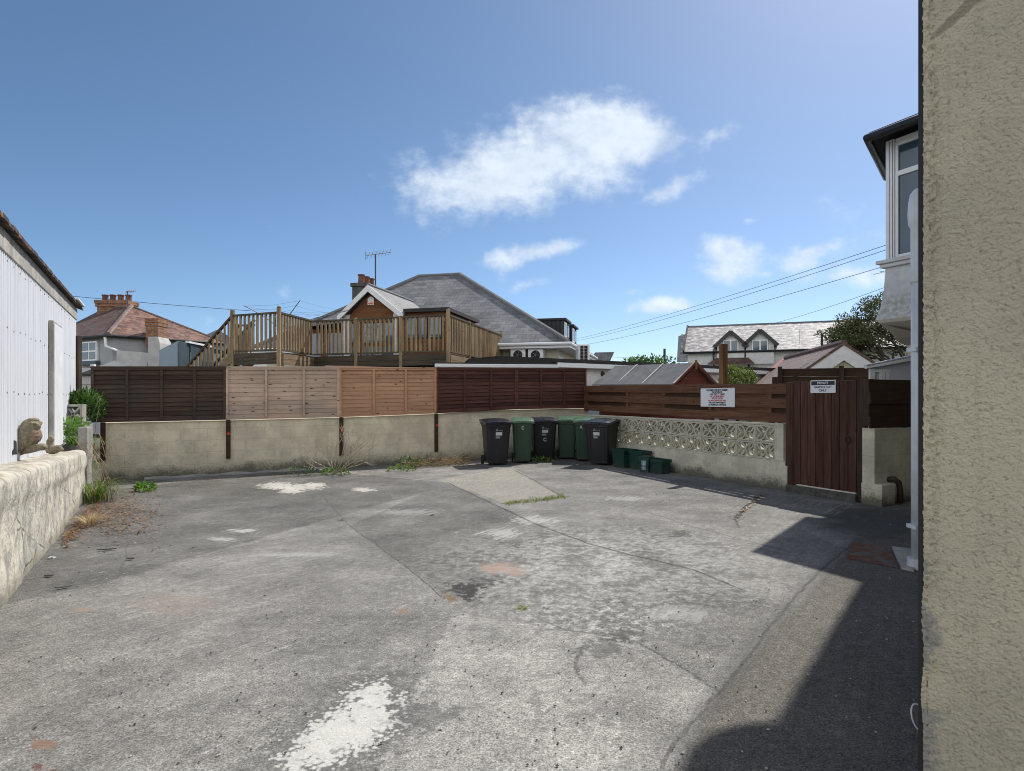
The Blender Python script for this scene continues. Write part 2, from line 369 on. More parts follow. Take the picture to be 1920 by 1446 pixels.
    M['felt'] = plain('grey_roof_felt', (.16, .165, .17), .9, dirt=.25, scale=5, bump=.4)
    M['batten'] = plain('pale_batten', (.55, .54, .50), .7)
    s = Sh('red_brick'); P = s.pos(); x, y, z = s.sep(P)
    bc, bf = s.brick(s.comb(x + y, z, 0), (.22, .085, .045), (.32, .15, .08), (.25, .2, .16), .225, .075, .012); n = s.noise(P, 7, 4)
    M['brick'] = s.out(s.gain(bc, s.lin(n, .3, .7, .6, 1.2)), .9, s.bump(bf*-1.0 + n*.5, .5, .01), spec=.2)
    M['stack'] = plain('sooty_chimney_render', (.085, .08, .078), .92, dirt=.5, scale=5, bump=.5)
    M['terracotta'] = plain('terracotta_pot', (.15, .065, .045), .85, dirt=.6, scale=6)
    M['render_g'] = plain('grey_render', (.33, .335, .35), .9, dirt=.15, scale=3, bump=.3)
    M['render_l'] = plain('light_render', (.44, .44, .43), .9, dirt=.2, scale=3, bump=.3)
    M['render_w'] = plain('white_render', (.58, .58, .58), .88, dirt=.15, scale=3, bump=.2)
    M['render_c'] = plain('cream_render', (.56, .52, .43), .9, dirt=.15, scale=3, bump=.3)
    M['steel_blue'] = plain('blue_grey_sheet', (.23, .28, .33), .5, dirt=.12, scale=2)
    M['steel_dark'] = plain('dark_blue_sheet', (.045, .07, .09), .5, dirt=.2, scale=2)
    s = Sh('ribbed_dark_panel'); P = s.pos(); w = s.math('SINE', s.sep(P)[0]*40.0)
    M['dormer'] = s.out(s.mix(s.ss(w, -.2, .4), (.012, .013, .017), (.026, .028, .034)), .6, spec=.3)
    # bay apron: lead-grey boards with algae
    s = Sh('mossy_bay_boards'); P = s.pos(); x, y, z = s.sep(P); n = s.noise(s.comb(x*3, y*3, z*5), 1.0, 5, .65); n2 = s.noise(P, 14, 4)
    c = s.mix(s.ss(n, .4, .65), (.60, .62, .64), (.48, .50, .50)); pale = s.ss(z + (n-.5)*.5, 3.25, 2.95)
    c = s.mix(pale*s.ss(n2, .35, .6)*.6, c, (.22, .24, .19)); low = s.ss(z + (n2-.5)*.08, 2.78, 2.68); c = s.mix(low, c, (.55, .53, .48))
    M['bay'] = s.out(c, .7, s.bump(n + n2, .3, .01), spec=.3)
    # --- roughcast
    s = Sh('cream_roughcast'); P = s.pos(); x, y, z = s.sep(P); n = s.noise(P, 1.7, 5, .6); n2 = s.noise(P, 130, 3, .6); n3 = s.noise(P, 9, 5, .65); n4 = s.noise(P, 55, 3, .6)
    c = s.mix(s.ss(n, .38, .62), (.53, .485, .365), (.44, .405, .315)); c = s.mix(s.ss(n3, .58, .75)*.5, c, (.34, .32, .27)); c = s.mix(s.ss(s.noise(P, 88, 3, .65), .44, .34)*.6, c, (.24, .22, .175)); c = s.mix(s.ss(n2, .60, .72)*.35, c, (.28, .26, .21))  # fine dark speckle paints in shade contrast that the relief lacks
    c = s.mix(s.ss(z + (n3-.5)*.5 + (n-.5)*.7, .55, .15)*.6, c, (.27, .265, .25))
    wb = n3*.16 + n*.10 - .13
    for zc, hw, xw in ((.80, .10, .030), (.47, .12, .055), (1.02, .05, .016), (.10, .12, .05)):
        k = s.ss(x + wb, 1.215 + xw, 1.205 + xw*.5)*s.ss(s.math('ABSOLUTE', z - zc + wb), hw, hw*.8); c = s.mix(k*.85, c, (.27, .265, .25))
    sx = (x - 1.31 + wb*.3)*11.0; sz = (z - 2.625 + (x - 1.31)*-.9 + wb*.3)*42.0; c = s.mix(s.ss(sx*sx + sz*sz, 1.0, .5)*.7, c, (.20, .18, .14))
    strk = s.noise(s.comb(x*26, y*4, z*.55), 1.0, 5, .6); c = s.mix(s.ss(strk, .55, .70)*.35, c, (.30, .28, .235))
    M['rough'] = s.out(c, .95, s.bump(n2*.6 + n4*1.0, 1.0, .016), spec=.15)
    # --- foliage
    def leaf(name, c1, c2, tr=.25, dry=None):
        s = Sh(name); r = s.isl(); P = s.pos(); n = s.noise(P, 2.5, 3)
        c = s.mix(r, c1, c2); c = s.gain(c, s.lin(n, .3, .7, .6, 1.35))
        if dry: c = s.mix(s.ss(r, .7, .8), c, dry)
        m = s.out(c, .55, spec=.3)
        nt = s.nt; t = nt.nodes.new('ShaderNodeBsdfTranslucent'); s.put(t.inputs[0], s.gain(c, 1.5)); mxs = nt.nodes.new('ShaderNodeMixShader'); mxs.inputs[0].default_value = tr
        nt.links.new(s.b.outputs[0], mxs.inputs[1]); nt.links.new(t.outputs[0], mxs.inputs[2]); nt.links.new(mxs.outputs[0], nt.nodes['Material Output'].inputs[0])
        return m
    M['grass'] = leaf('grass_blade', (.06, .14, .02), (.15, .22, .035), .3, (.40, .33, .13))
    M['weed'] = leaf('weed_leaf', (.07, .17, .02), (.16, .28, .04), .3)
    M['fern'] = leaf('bush_leaf', (.035, .09, .018), (.09, .17, .035), .3)
    M['shrub'] = leaf('garden_shrub_leaf', (.07, .12, .02), (.21, .25, .055), .25)
    M['treeleaf'] = leaf('olive_tree_leaf', (.05, .066, .022), (.10, .105, .04), .2)
    M['conifer'] = leaf('conifer_needle', (.02, .035, .025), (.035, .055, .03), .1)
    M['straw'] = leaf('dry_grass', (.33, .24, .12), (.50, .39, .22), .2)
    M['litter'] = leaf('dead_leaf', (.14, .075, .04), (.32, .20, .11), .1)
    M['stone'] = plain('weathered_stone', (.25, .20, .14), .95, dirt=.5, scale=14, bump=.8)
    s = Sh('owl_stone'); P = s.pos(); n = s.noise(P, 30, 5, .65); n2 = s.noise(P, 9, 3); c = s.mix(s.ss(n, .35, .65), (.28, .24, .175), (.15, .125, .09))
    fl = s.voro(P, 34.0); c = s.mix(s.ss(fl, .25, .6)*.35, c, (.30, .25, .17))
    x, y, z = s.sep(P); bib = s.ss(s.math('ABSOLUTE', z - 1.08 + (n2-.5)*.05), .08, .04)*s.ss(x, -5.22, -5.17); c = s.mix(bib*.45, c, (.22, .115, .08))
    M['owl'] = s.out(c, .95, s.bump(n + fl*.8, .8, .01), spec=.15)
    s = Sh('rusty_cover'); P = s.pos(); n = s.noise(P, 9, 5, .7)
    M['rust'] = s.out(s.mix(s.ss(n, .42, .6), (.15, .065, .035), (.13, .12, .11)), .85, s.bump(n, .5, .006), spec=.2)
    M['soil'] = plain('soil', (.07, .055, .04), .95, dirt=.5, scale=12, bump=.6)
make_mats()
# ---------------------------------------------------------------- yard surface
def ground_mat():
    s = Sh('worn_concrete'); P = s.pos(); x, y, z = s.sep(P)
    d1 = (.55, .835, 0); d2 = (-.835, .55, 0)
    a = s.dot(P, d1); b = s.dot(P, d2)
    nbig = s.noise(P, .55, 4, .55); nmid = s.noise(P, 2.6, 5, .65); nfin = s.noise(P, 14, 5, .68); grain = s.noise(P, 95, 3, .7); grit = s.voro(P, 75)
    stre = s.noise(s.comb(a*1.6, b*20, 0), 1.0, 5, .65); stre2 = s.noise(s.comb(a*5, b*60, 3), 1.0, 3, .6)
    wx = x + (nmid-.5)*.10 + (nfin-.5)*.05; wy = y + (s.noise(P, 2.9, 4, .6)-.5)*.10 + (nfin-.5)*.04
    def seg(p, q):
        (x0, y0), (x1, y1) = p, q; dx, dy = x1-x0, y1-y0; L2 = dx*dx + dy*dy
        px, py = wx - x0, wy - y0
        t = s.math('MULTIPLY_ADD', px, dx/L2, py*(dy/L2)); t = s.math('MULTIPLY', t, 1.0, clamp=True)
        ex = px - t*dx; ey = py - t*dy
        return s.math('SQRT', ex*ex + ey*ey)
    def path(pts, width, soft=.01):
        g = [G(*p) for p in pts]; d = None
        for p, q in zip(g, g[1:]):
            e = seg(p, q); d = e if d is None else s.mn(d, e)
        return s.ss(d, width + soft, width)
    def ell(c, p1, p2):
        c, p1, p2 = G(*c), G(*p1), G(*p2); ax, ay = p1[0]-c[0], p1[1]-c[1]; bx, by = p2[0]-c[0], p2[1]-c[1]; D = ax*by - ay*bx
        ux, uy = wx - c[0], wy - c[1]
        i = (ux*by - uy*bx)/D; j = (uy*ax - ux*ay)/D
        return s.math('SQRT', i*i + j*j)
    def E(px, py, rx, ry): return ell((px, py), (px+rx, py), (px, py+ry))
    def poly(pts, soft=.03):
        g = [G(*p) for p in pts]; cx = sum(p[0] for p in g)/len(g); cy = sum(p[1] for p in g)/len(g); m = None
        for (x0, y0), (x1, y1) in zip(g, g[1:]+g[:1]):
            nx, ny = y0-y1, x1-x0; L = math.hypot(nx, ny); nx, ny = nx/L, ny/L
            if (cx-x0)*nx + (cy-y0)*ny < 0: nx, ny = -nx, -ny
            d = (wx - x0)*nx + (wy - y0)*ny; m = d if m is None else s.mn(m, d)
        return s.ss(m, -soft, soft)
    base = .185
    c = s.mix(s.ss(nbig, .3, .7), (base*.96, base*.93, base*.86), (base*1.10, base*1.06, base*.98))
    c = s.gain(c, s.lin(nmid, .32, .68, .82, 1.17)); c = s.gain(c, s.lin(s.noise(P, 1.1, 6, .62), .34, .66, .80, 1.22))
    # the separate pours of concrete
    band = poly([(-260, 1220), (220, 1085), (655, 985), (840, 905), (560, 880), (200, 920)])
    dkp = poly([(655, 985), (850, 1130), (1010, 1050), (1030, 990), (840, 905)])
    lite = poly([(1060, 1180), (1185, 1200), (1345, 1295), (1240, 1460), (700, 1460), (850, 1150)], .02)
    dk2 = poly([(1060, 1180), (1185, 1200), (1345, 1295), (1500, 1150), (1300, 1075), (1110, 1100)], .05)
    far = poly([(960, 880), (1100, 872), (1440, 930), (1378, 975), (1150, 945)], .03)
    farl = poly([(820, 900), (960, 876), (1060, 935), (950, 945)], .03)
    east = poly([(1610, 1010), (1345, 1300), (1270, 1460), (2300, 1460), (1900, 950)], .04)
    k = 1.0 - band*.32
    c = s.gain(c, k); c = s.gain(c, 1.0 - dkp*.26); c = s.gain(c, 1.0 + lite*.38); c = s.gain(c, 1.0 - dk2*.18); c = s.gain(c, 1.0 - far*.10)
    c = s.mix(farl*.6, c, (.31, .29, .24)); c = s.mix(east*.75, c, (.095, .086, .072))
    # laitance bloom: pale mottling in the middle right
    bl = s.ss(E(1130, 1050, 380, 150) + (nmid-.5)*2.2, 1.15, .35)
    c = s.mix(bl*s.ss(nfin*.5 + nmid*.5, .43, .61)*.7, c, (.42, .42, .40))
    c = s.mix(bl*s.ss(nfin, .56, .70)*.45, c, (.12, .12, .115))
    bl2 = s.ss(E(1130, 1160, 220, 60) + (nmid-.5)*.9, 1.1, .3); c = s.mix(bl2*s.ss(nfin, .46, .62)*.5, c, (.42, .42, .40))
    # brush streaks and grit
    c = s.gain(c, s.lin(stre, .32, .68, .90, 1.12)); c = s.mix(s.ss(stre, .61, .70)*s.ss(stre2, .46, .60)*.55*(1.0 - east), c, (.47, .46, .44))
    c = s.gain(c, s.lin(stre2, .25, .75, .93, 1.07)); c = s.gain(c, s.lin(grain, .34, .66, .45, 1.55)); c = s.gain(c, s.lin(nfin, .32, .68, .78, 1.24)); c = s.gain(c, s.lin(s.noise(P, 38, 3, .7), .34, .66, .75, 1.25))
    c = s.mix(s.ss(grit, .20, .06)*s.ss(nfin, .42, .6)*.8, c, (.05, .05, .05)); c = s.mix(s.ss(s.voro(P, 52), .16, .05)*.6, c, (.55, .54, .52))
    # darker patches by the house and in the far corner
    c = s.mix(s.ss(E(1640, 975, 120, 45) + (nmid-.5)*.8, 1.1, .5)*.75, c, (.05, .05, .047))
    c = s.mix(s.ss(E(330, 915, 330, 22) + (nmid-.5), 1.0, .5)*.35, c, (.08, .075, .06))
    # stains
    fl = s.voro(s.comb(x + (grain-.5)*.02, y, 0), 42.0)
    wp = ell((640, 1375), (500, 1480), (585, 1345)); wp2 = ell((695, 1325), (735, 1272), (640, 1300)); w0 = s.mn(wp, wp2)
    edge = w0 + (nfin-.5)*2.2 + (nmid-.5)*1.0
    c = s.mix(s.ss(edge, 1.5, .95)*.6, c, (.09, .09, .09))
    paint = s.ss(edge + (fl-.35)*.8 + (grain-.5)*.5, 1.08, .70)*s.ss(nfin*.5 + s.noise(P, 24, 3, .6)*.5, .33, .45, .35, 1.0); c = s.mix(paint*.92, c, s.gain((.56, .55, .515), s.lin(grain*.5 + nfin*.5, .35, .62, .72, 1.1)))
    for (px, py, rx, ry) in ((520, 911, 34, 7), (560, 914, 44, 6), (545, 920, 22, 6), (590, 909, 20, 4), (680, 918, 19, 4)):
        c = s.mix(s.ss(E(px, py, rx, ry) + (nfin-.5)*4.0 + (nmid-.5)*2.0, 1.0, .8)*.8, c, (.52, .50, .44))
    for (px, py, rx, ry, o) in ((455, 995, 32, 4, .6), (415, 1011, 28, 4, .5), (560, 1040, 90, 5, .3), (760, 960, 60, 6, .3), (940, 1000, 40, 10, .5), (1000, 975, 45, 8, .5), (1270, 1150, 60, 14, .3), (1170, 935, 40, 5, .35)):
        c = s.mix(s.ss(E(px, py, rx, ry) + (nfin-.5)*3.5 + (stre-.5)*4.0, 1.0, .6)*o, c, (.55, .54, .52))
    for (px, py, rx, ry, o, col) in ((930, 1066, 36, 11, .7, (.38, .27, .215)), (965, 1070, 28, 9, .7, (.36, .26, .21)), (872, 1107, 40, 16, .9, (.035, .033, .03)), (905, 1090, 30, 12, .6, (.06, .058, .055)),
            (845, 1118, 14, 10, .6, (.20, .12, .05)), (80, 1398, 26, 12, .8, (.20, .12, .085)), (78, 1438, 22, 8, .8, (.13, .05, .045)), (155, 1143, 20, 6, .6, (.28, .21, .15)), (757, 1146, 12, 6, .6, (.26, .16, .115)),
            (1130, 1215, 45, 20, .55, (.07, .07, .068)), (1165, 1190, 40, 14, .6, (.06, .06, .058)), (1270, 1000, 26, 8, .7, (.07, .07, .07)), (1040, 870, 60, 7, .5, (.07, .07, .065)), (1180, 905, 22, 4, .5, (.09, .09, .09)), (1110, 1330, 60, 40, .2, (.12, .115, .11)), (640, 1240, 120, 30, .25, (.13, .13, .13)),
            (1012, 1330, 30, 40, .35, (.10, .10, .095)), (800, 1340, 60, 30, .45, (.09, .09, .088)), (330, 1130, 80, 25, .3, (.33, .25, .22))):
        c = s.mix(s.ss(E(px, py, rx, ry) + (nfin-.5)*3.8 + (nmid-.5)*2.0 + (grain-.5)*1.0, 1.1, .5)*o, c, col)
    # joints and cracks
    D = (.028, .026, .024)
    for pts, wd, op in (([(655, 985), (770, 1070), (835, 1122)], .001, .75), ([(-100, 1170), (220, 1085), (430, 1030), (655, 985)], .004, .45), ([(600, 925), (655, 985)], .004, .4),
            ([(840, 905), (925, 945), (1010, 985), (1100, 1018), (1180, 1040), (1300, 1068), (1390, 1105)], .010, .8), ([(965, 882), (1000, 900), (1060, 935)], .012, .75), ([(1060, 935), (1150, 945), (1220, 962), (1290, 985), (1480, 1035)], .006, .55),
            ([(1425, 928), (1398, 952), (1378, 974)], .022, .95), ([(1378, 974), (1385, 990)], .01, .6), ([(1610, 1010), (1550, 1060), (1480, 1130), (1400, 1235), (1345, 1300)], .006, .6), ([(1345, 1300), (1315, 1340), (1270, 1380), (1240, 1446)], .006, .55),
            ([(1345, 1296), (1260, 1240), (1185, 1200), (1050, 1178)], .005, .55), ([(1090, 1215), (1078, 1250), (1096, 1280)], .007, .6), ([(1010, 1160), (1060, 1180)], .006, .4), ([(1050, 1060), (1120, 1062), (1150, 1050)], .004, .5),
            ([(220, 1085), (235, 1050), (240, 1000)], .004, .35), ([(200, 918), (480, 905), (900, 880)], .02, .5)):
        c = s.mix(path(pts, wd)*s.ss(nfin, .40, .52, .15, 1.0)*op, c, D)
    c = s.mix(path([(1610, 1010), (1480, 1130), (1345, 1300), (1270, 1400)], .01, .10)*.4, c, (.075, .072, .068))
    mossy = path([(948, 944), (1000, 940), (1060, 931)], .05, .04); c = s.mix(mossy*s.ss(nfin, .35, .55)*.8, c, (.10, .11, .035))
    c = s.mix(s.ss(E(980, 1140, 14, 6) + (nfin-.5)*1.5, 1.1, .6)*.7, c, (.14, .16, .05))
    h = grain*.5 + nfin*1.1 + stre2*.4 + stre*.5 - s.ss(grit, .2, .06)*.4
    return s.out(c, .9, s.bump(h, .55, .012), spec=.25)
def build_ground():
    s = Sh('rough_grass_and_tarmac'); P = s.pos(); n = s.noise(P, .3, 5, .6); n2 = s.noise(P, 9, 4)
    gm = s.out(s.gain(s.mix(s.ss(n, .4, .6), (.07, .085, .035), (.12, .115, .10)), s.lin(n2, .3, .7, .7, 1.3)), .95, spec=.2)
    m = MB(); R = 900; m.face([(-R, -R, -.05), (R, -R, -.05), (R, R, -.05), (-R, R, -.05)]); tag(m.build('ground', gm), kind='structure')
    m = MB(); m.face([(-12, -6, 0), (8, -6, 0), (8, 8.0, 0), (7.4, 10.2, 0), (4.9, 9.2, 0), (1.6, 16.0, 0), (1.3, 16.0, 0), (-9.5, 9.9, 0)])
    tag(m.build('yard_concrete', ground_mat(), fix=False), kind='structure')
# ---------------------------------------------------------------- sky, sun, camera
SUNH = Vector((.66, .75, 0)).normalized(); EL = math.radians(49.6)
def build_world():
    w = bpy.data.worlds.new('World'); SC.world = w; w.use_nodes = True; nt = w.node_tree; s = Sh('', nt)
    bg = nt.nodes['Background']
    sky = nt.nodes.new('ShaderNodeTexSky'); sky.sky_type = 'NISHITA'; sky.sun_disc = False
    sky.sun_elevation = EL; sky.sun_rotation = math.atan2(SUNH.x, SUNH.y); sky.altitude = SKY.get('alt', 20); sky.air_density = SKY['air']; sky.dust_density = SKY['dust']; sky.ozone_density = SKY['ozone']
    Dv = s.tc('Generated'); x, y, z = s.sep(Dv); yy = s.mx(y, .12); u = x/yy; v = z/yy
    q = s.comb(u, v, s.ss(y, .12, -.5)*3.0)
    wa = s.noise(q, 5.0, 4, .6, out=1); wx, wyy, _ = s.sep(wa)
    uu = u + (wx-.5)*.10; vv = v + (wyy-.5)*.07
    fb = s.noise(q, 9.0, 8, .62); fb2 = s.noise(s.comb(u*1.0, v*1.6, 2.0), 22.0, 6, .6)
    def ell(px, py, rx, ry, tilt=0.0):
        cu, cv = (px-CX)/F, (HY-py)/F; a = math.radians(tilt); du, dv = uu - cu, vv - cv
        i = (du*math.cos(a) + dv*math.sin(a))*(F/rx); j = (dv*math.cos(a) - du*math.sin(a))*(F/ry)
        return s.math('EXPONENT', (i*i + j*j)*-1.0)
    d = None
    for px, py, rx, ry, t, wgt in ((985, 320, 215, 72, 12, 1.0), (880, 345, 130, 50, 0, .75), (1125, 248, 165, 62, -4, 1.0), (1060, 205, 110, 40, 10, .5), (1235, 250, 60, 50, 0, .6), (1258, 350, 58, 27, 28, .9), (1205, 372, 30, 12, 20, .45), (1335, 250, 30, 18, 45, .4),
            (965, 485, 95, 26, 14, .95), (1045, 465, 45, 20, 10, .7), (1005, 537, 60, 12, 12, .5), (1365, 470, 70, 34, -5, .95), (1350, 512, 62, 24, 0, .85), (1340, 255, 34, 16, 40, .55), (1255, 578, 78, 16, 0, .85), (1530, 475, 75, 20, 8, .8), (1600, 522, 90, 20, 0, .8), (1505, 497, 50, 14, 0, .6), (1445, 510, 45, 10, 0, .4), (1425, 412, 24, 8, 0, .4),
            (525, 540, 34, 14, 0, .38), (660, 402, 30, 10, 0, .25), (1120, 540, 34, 9, 0, .4), (1190, 550, 25, 7, 0, .3), (1500, 590, 50, 8, 8, .5), (400, 598, 60, 14, 0, .2), (1740, 400, 260, 90, 0, .25)):
        e = ell(px, py, rx, ry, t)*wgt; d = e if d is None else s.mx(d, e) + s.mn(d, e)*.5
    front = s.ss(y, .12, .3)
    fill_clouds = s.ss(s.noise(Dv, 3.2, 6, .6), .36, .50)*(1.0 - front)*s.ss(z, .85, .45)*s.ss(y, .25, -.2)  # unseen cloud bank added behind the camera to fill the shaded walls
    dens = s.ss(d*1.25 + (fb-.5)*2.1 + (fb2-.5)*1.0 - .12, .14, 1.3)*s.ss(d, .02, .2)*front
    dens = s.mx(dens, fill_clouds)
    shade = s.ss(fb2*.4 + fb*.6, .35, .65)
    cloud = s.mix(front, s.mix(shade, SKY['b0'], SKY['b1']), s.mix(shade, SKY['cl0'], SKY['cl1']))
    skyc = nt.nodes.new('ShaderNodeHueSaturation'); nt.links.new(sky.outputs[0], skyc.inputs['Color']); skyc.inputs['Saturation'].default_value = SKY['sat']; skyc.inputs['Hue'].default_value = SKY['hue']
    col = s.mix(dens*.9, Vv(s, skyc.outputs[0]), cloud)
    s.put(bg.inputs[0], col); bg.inputs[1].default_value = SKY['str']
SKY = dict(alt=1200, air=.72, dust=1.6, ozone=3.5, sat=1.03, hue=.492, str=.092, cl0=(5.0, 5.7, 6.6), cl1=(6.3, 6.9, 7.6), b0=(11, 11, 11), b1=(15.5, 15.2, 14.6))
def build_light_camera():
    L = bpy.data.lights.new('sun', 'SUN'); L.energy = 3.3; L.angle = math.radians(.55); L.color = (1.0, .955, .89)
    o = bpy.data.objects.new('sun', L); COL.objects.link(o); sv = SUNH*math.cos(EL) + Vector((0, 0, math.sin(EL)))
    o.rotation_euler = sv.to_track_quat('Z', 'Y').to_euler(); o.location = (0, 0, 30)
    cd = bpy.data.cameras.new('camera'); c = bpy.data.objects.new('camera', cd); COL.objects.link(c)
    c.location = (0, 0, H); c.rotation_euler = (math.pi/2, 0, 0); cd.sensor_fit = 'HORIZONTAL'; cd.sensor_width = 36; cd.lens = 36*F/1920; cd.shift_y = (HY-723)/1920
    cd.clip_start = .05; cd.clip_end = 3000; SC.camera = c
    vs = SC.view_settings; vs.view_transform = 'Standard'; vs.look = 'None'; vs.gamma = 1; vs.exposure = .65; vs.use_curve_mapping = False
    SC.cycles.use_denoising = True; SC.cycles.denoising_input_passes = 'RGB_ALBEDO_NORMAL'; SC.cycles.denoising_prefilter = 'ACCURATE'; SC.cycles.filter_width = 1.0; SC.cycles.sample_clamp_indirect = 4; SC.cycles.max_bounces = 6; SC.cycles.diffuse_bounces = 3
# ================================================================ boundary walls and fences
def back_wall():
    prof = [(190, 793), (423, 788), (636, 783), (818, 776), (900, 770), (1058, 766), (1103, 766)]
    top = [BW.uz(*p) for p in prof]
    t = thing('block_wall', 'long low wall of cream painted blocks under the row of panel fences', 'wall', BW((0, 0, 0)))
    m = MB(BW); poly = [(top[0][0], 0, -.1)] + [(u, 0, z) for u, z in top] + [(top[-1][0], 0, -.1)]
    m.prism(poly, (0, .2, 0)); m.build('blockwork', M['wall'], t, bevel=.012)
    m = MB(BW)   # mortar kerb along the foot
    def f(a, b):
        u = -1.35 + 3.4*a; w = .05 + .05*mnoise.noise((u*2, 3, 0)); return (u, -(w + .05)*(1-b) - .001, (.035 + .03*mnoise.noise((u*3, 0, 0)))*math.sin(b*1.57) + .002)
    m.grid(f, 60, 4); m.build('mortar_fillet', M['conc'], t, smooth=True)
    return top
def wall_top(u):
    for (a, za), (b, zb) in zip(TOP, TOP[1:]):
        if u <= b: return za + (zb-za)*max(0, (u-a))/(b-a)
    return TOP[-1][1]
def lap_panel(px0, px1, pyt0, pyt1, mat, nb, label, k, bow=.006):
    v0 = -.07; u0 = BW.u(px0, v0); u1 = BW.u(px1, v0); zt0 = Z(pyt0, BW.Y(u0, v0)); zt1 = Z(pyt1, BW.Y(u1, v0)); zb0 = wall_top(u0)+.01; zb1 = wall_top(u1)+.01
    L = u1-u0; rnd = random.Random(k)
    T = lambda p: BW((u0 + p[0], v0 + p[1], (zb0 + (zb1-zb0)*p[0]/L)*(1-p[2]) + (zt0 + (zt1-zt0)*p[0]/L)*p[2]))
    hgt = zt0 - zb0
    t = thing('lap_fence', label, 'fence', BW((u0, v0, zb0)), 'lap fence panels along the back wall')
    m = MB(T); nl = 11; fl = .029 if k in (2, 3) else .016
    for i in range(nl):
        lo = .03 + .94*i/nl - .012; hi = .03 + .94*(i+1)/nl + .012; ph = rnd.random()*9
        segs = 10; 
        lo_e = [lo + bow*mnoise.noise((j*.55+ph, i, k))/hgt for j in range(segs+1)]
        for j in range(segs):
            xa, xb = .03 + (L-.06)*j/segs, .03 + (L-.06)*(j+1)/segs
            P = []
            m_ = [(xa, fl, lo_e[j]), (xb, fl, lo_e[j+1]), (xb, fl+.015, lo_e[j+1]), (xa, fl+.015, lo_e[j]), (xa, .046, hi), (xb, .046, hi), (xb, .060, hi), (xa, .060, hi)]
            if j == 0: base = len(m.V)
            # share vertices so that one board is one island
            if j == 0:
                ids = [m.v(p) for p in m_]; prev = ids
                a = ids
                m.Fc.append([a[0], a[3], a[7], a[4]]); m.mi.append(0)
            else:
                n1 = [m.v(m_[q]) for q in (1, 2, 5, 6)]
                a = [prev[1], n1[0], n1[1], prev[2], prev[5], n1[2], n1[3], prev[6]]; prev = a
            for f in ((0,1,2,3),(4,7,6,5),(0,4,5,1),(3,2,6,7)): m.Fc.append([a[q] for q in f]); m.mi.append(0)
        m.Fc.append([prev[1], prev[5], prev[6], prev[2]]); m.mi.append(0)
    m.build('lap_boards', mat, t)
    m = MB(T); m.box(0, L, .0, .075, .965, 1.0).box(0, L, .012, .07, 0, .03).box(.0, .045, .004, .07, .03, .965).box(L-.045, L, .004, .07, .03, .965); m.build('panel_frame', mat, t)
    for i in range(1, nb):
        c = L*i/nb; m = MB(T); m.box(c-.022, c+.022, -.006, .018, .03, .965); m.build('batten', mat, t)
    m = MB(T); m.box(-.01, L+.01, -.012, .085, 1.001, 1.03); m.build('capping', mat, t)
    return u0, u1
def fence_posts():
    for px, pyb, lab in ((193, 865, 'dark timber post at the far left end of the cream wall'), (428, 860, 'dark timber post with red reflector below the join of dark and pale panels'), (640, 855, 'dark timber post with red reflector behind the dead twigs'), (818, 847, 'dark timber post with red reflector left of the wheelie bins')):
        u = BW.u(px, -.03); Y = BW.Y(u, -.03); zb = Z(pyb, Y); zt = wall_top(u) + .006
        t = thing('fence_post', lab, 'post', BW((u, -.03, zb)), 'timber posts bolted to the back wall')
        m = MB(BW); m.box(u-.038, u+.038, -.06, -.003, zb, zt); m.build('post', M['post_wood'], t, bevel=.004)
        if px > 300:
            zr = wall_top(u) - .26; m = MB(BW); m.prism([(u+.032*math.cos(a*.7854), -.066, zr+.032*math.sin(a*.7854)) for a in range(8)], (0, -.012, 0)); m.build('reflector', M['reflector'], t)
def panels():
    lap_panel(170, 423.5, 690, 690, M['panel_dark'], 4, 'dark brown lap fence panel, leftmost on the back wall', 1)
    lap_panel(423.6, 636.5, 690, 690, M['panel_tan'], 3, 'pale grey-tan lap fence panel with dark knots', 2, .004)
    lap_panel(636.6, 818.5, 690.5, 691.5, M['panel_orange'], 3, 'fresh orange-tan lap fence panel', 3, .003)
    lap_panel(818.6, 968.8, 691.5, 692.5, M['panel_red'], 3, 'red-brown lap fence panel beside the orange-tan panel, warped boards', 4, .014)
    lap_panel(968.9, 1100, 692.5, 693, M['panel_red'], 3, 'red-brown lap fence panel behind the wheelie bins', 5, .012)
    # timber rail seen over the orange panel
    t = thing('capping_board', 'loose pale board lying behind the orange-tan panel top', 'board', BW((3, .2, 2.2)))
    u0 = BW.u(610, .12); u1 = BW.u(812, .12); m = MB(BW); m.box(u0, u1, .09, .13, 2.0, Z(685.5, BW.Y(u0, .12))); m.build('board', M['panel_tan'], t)
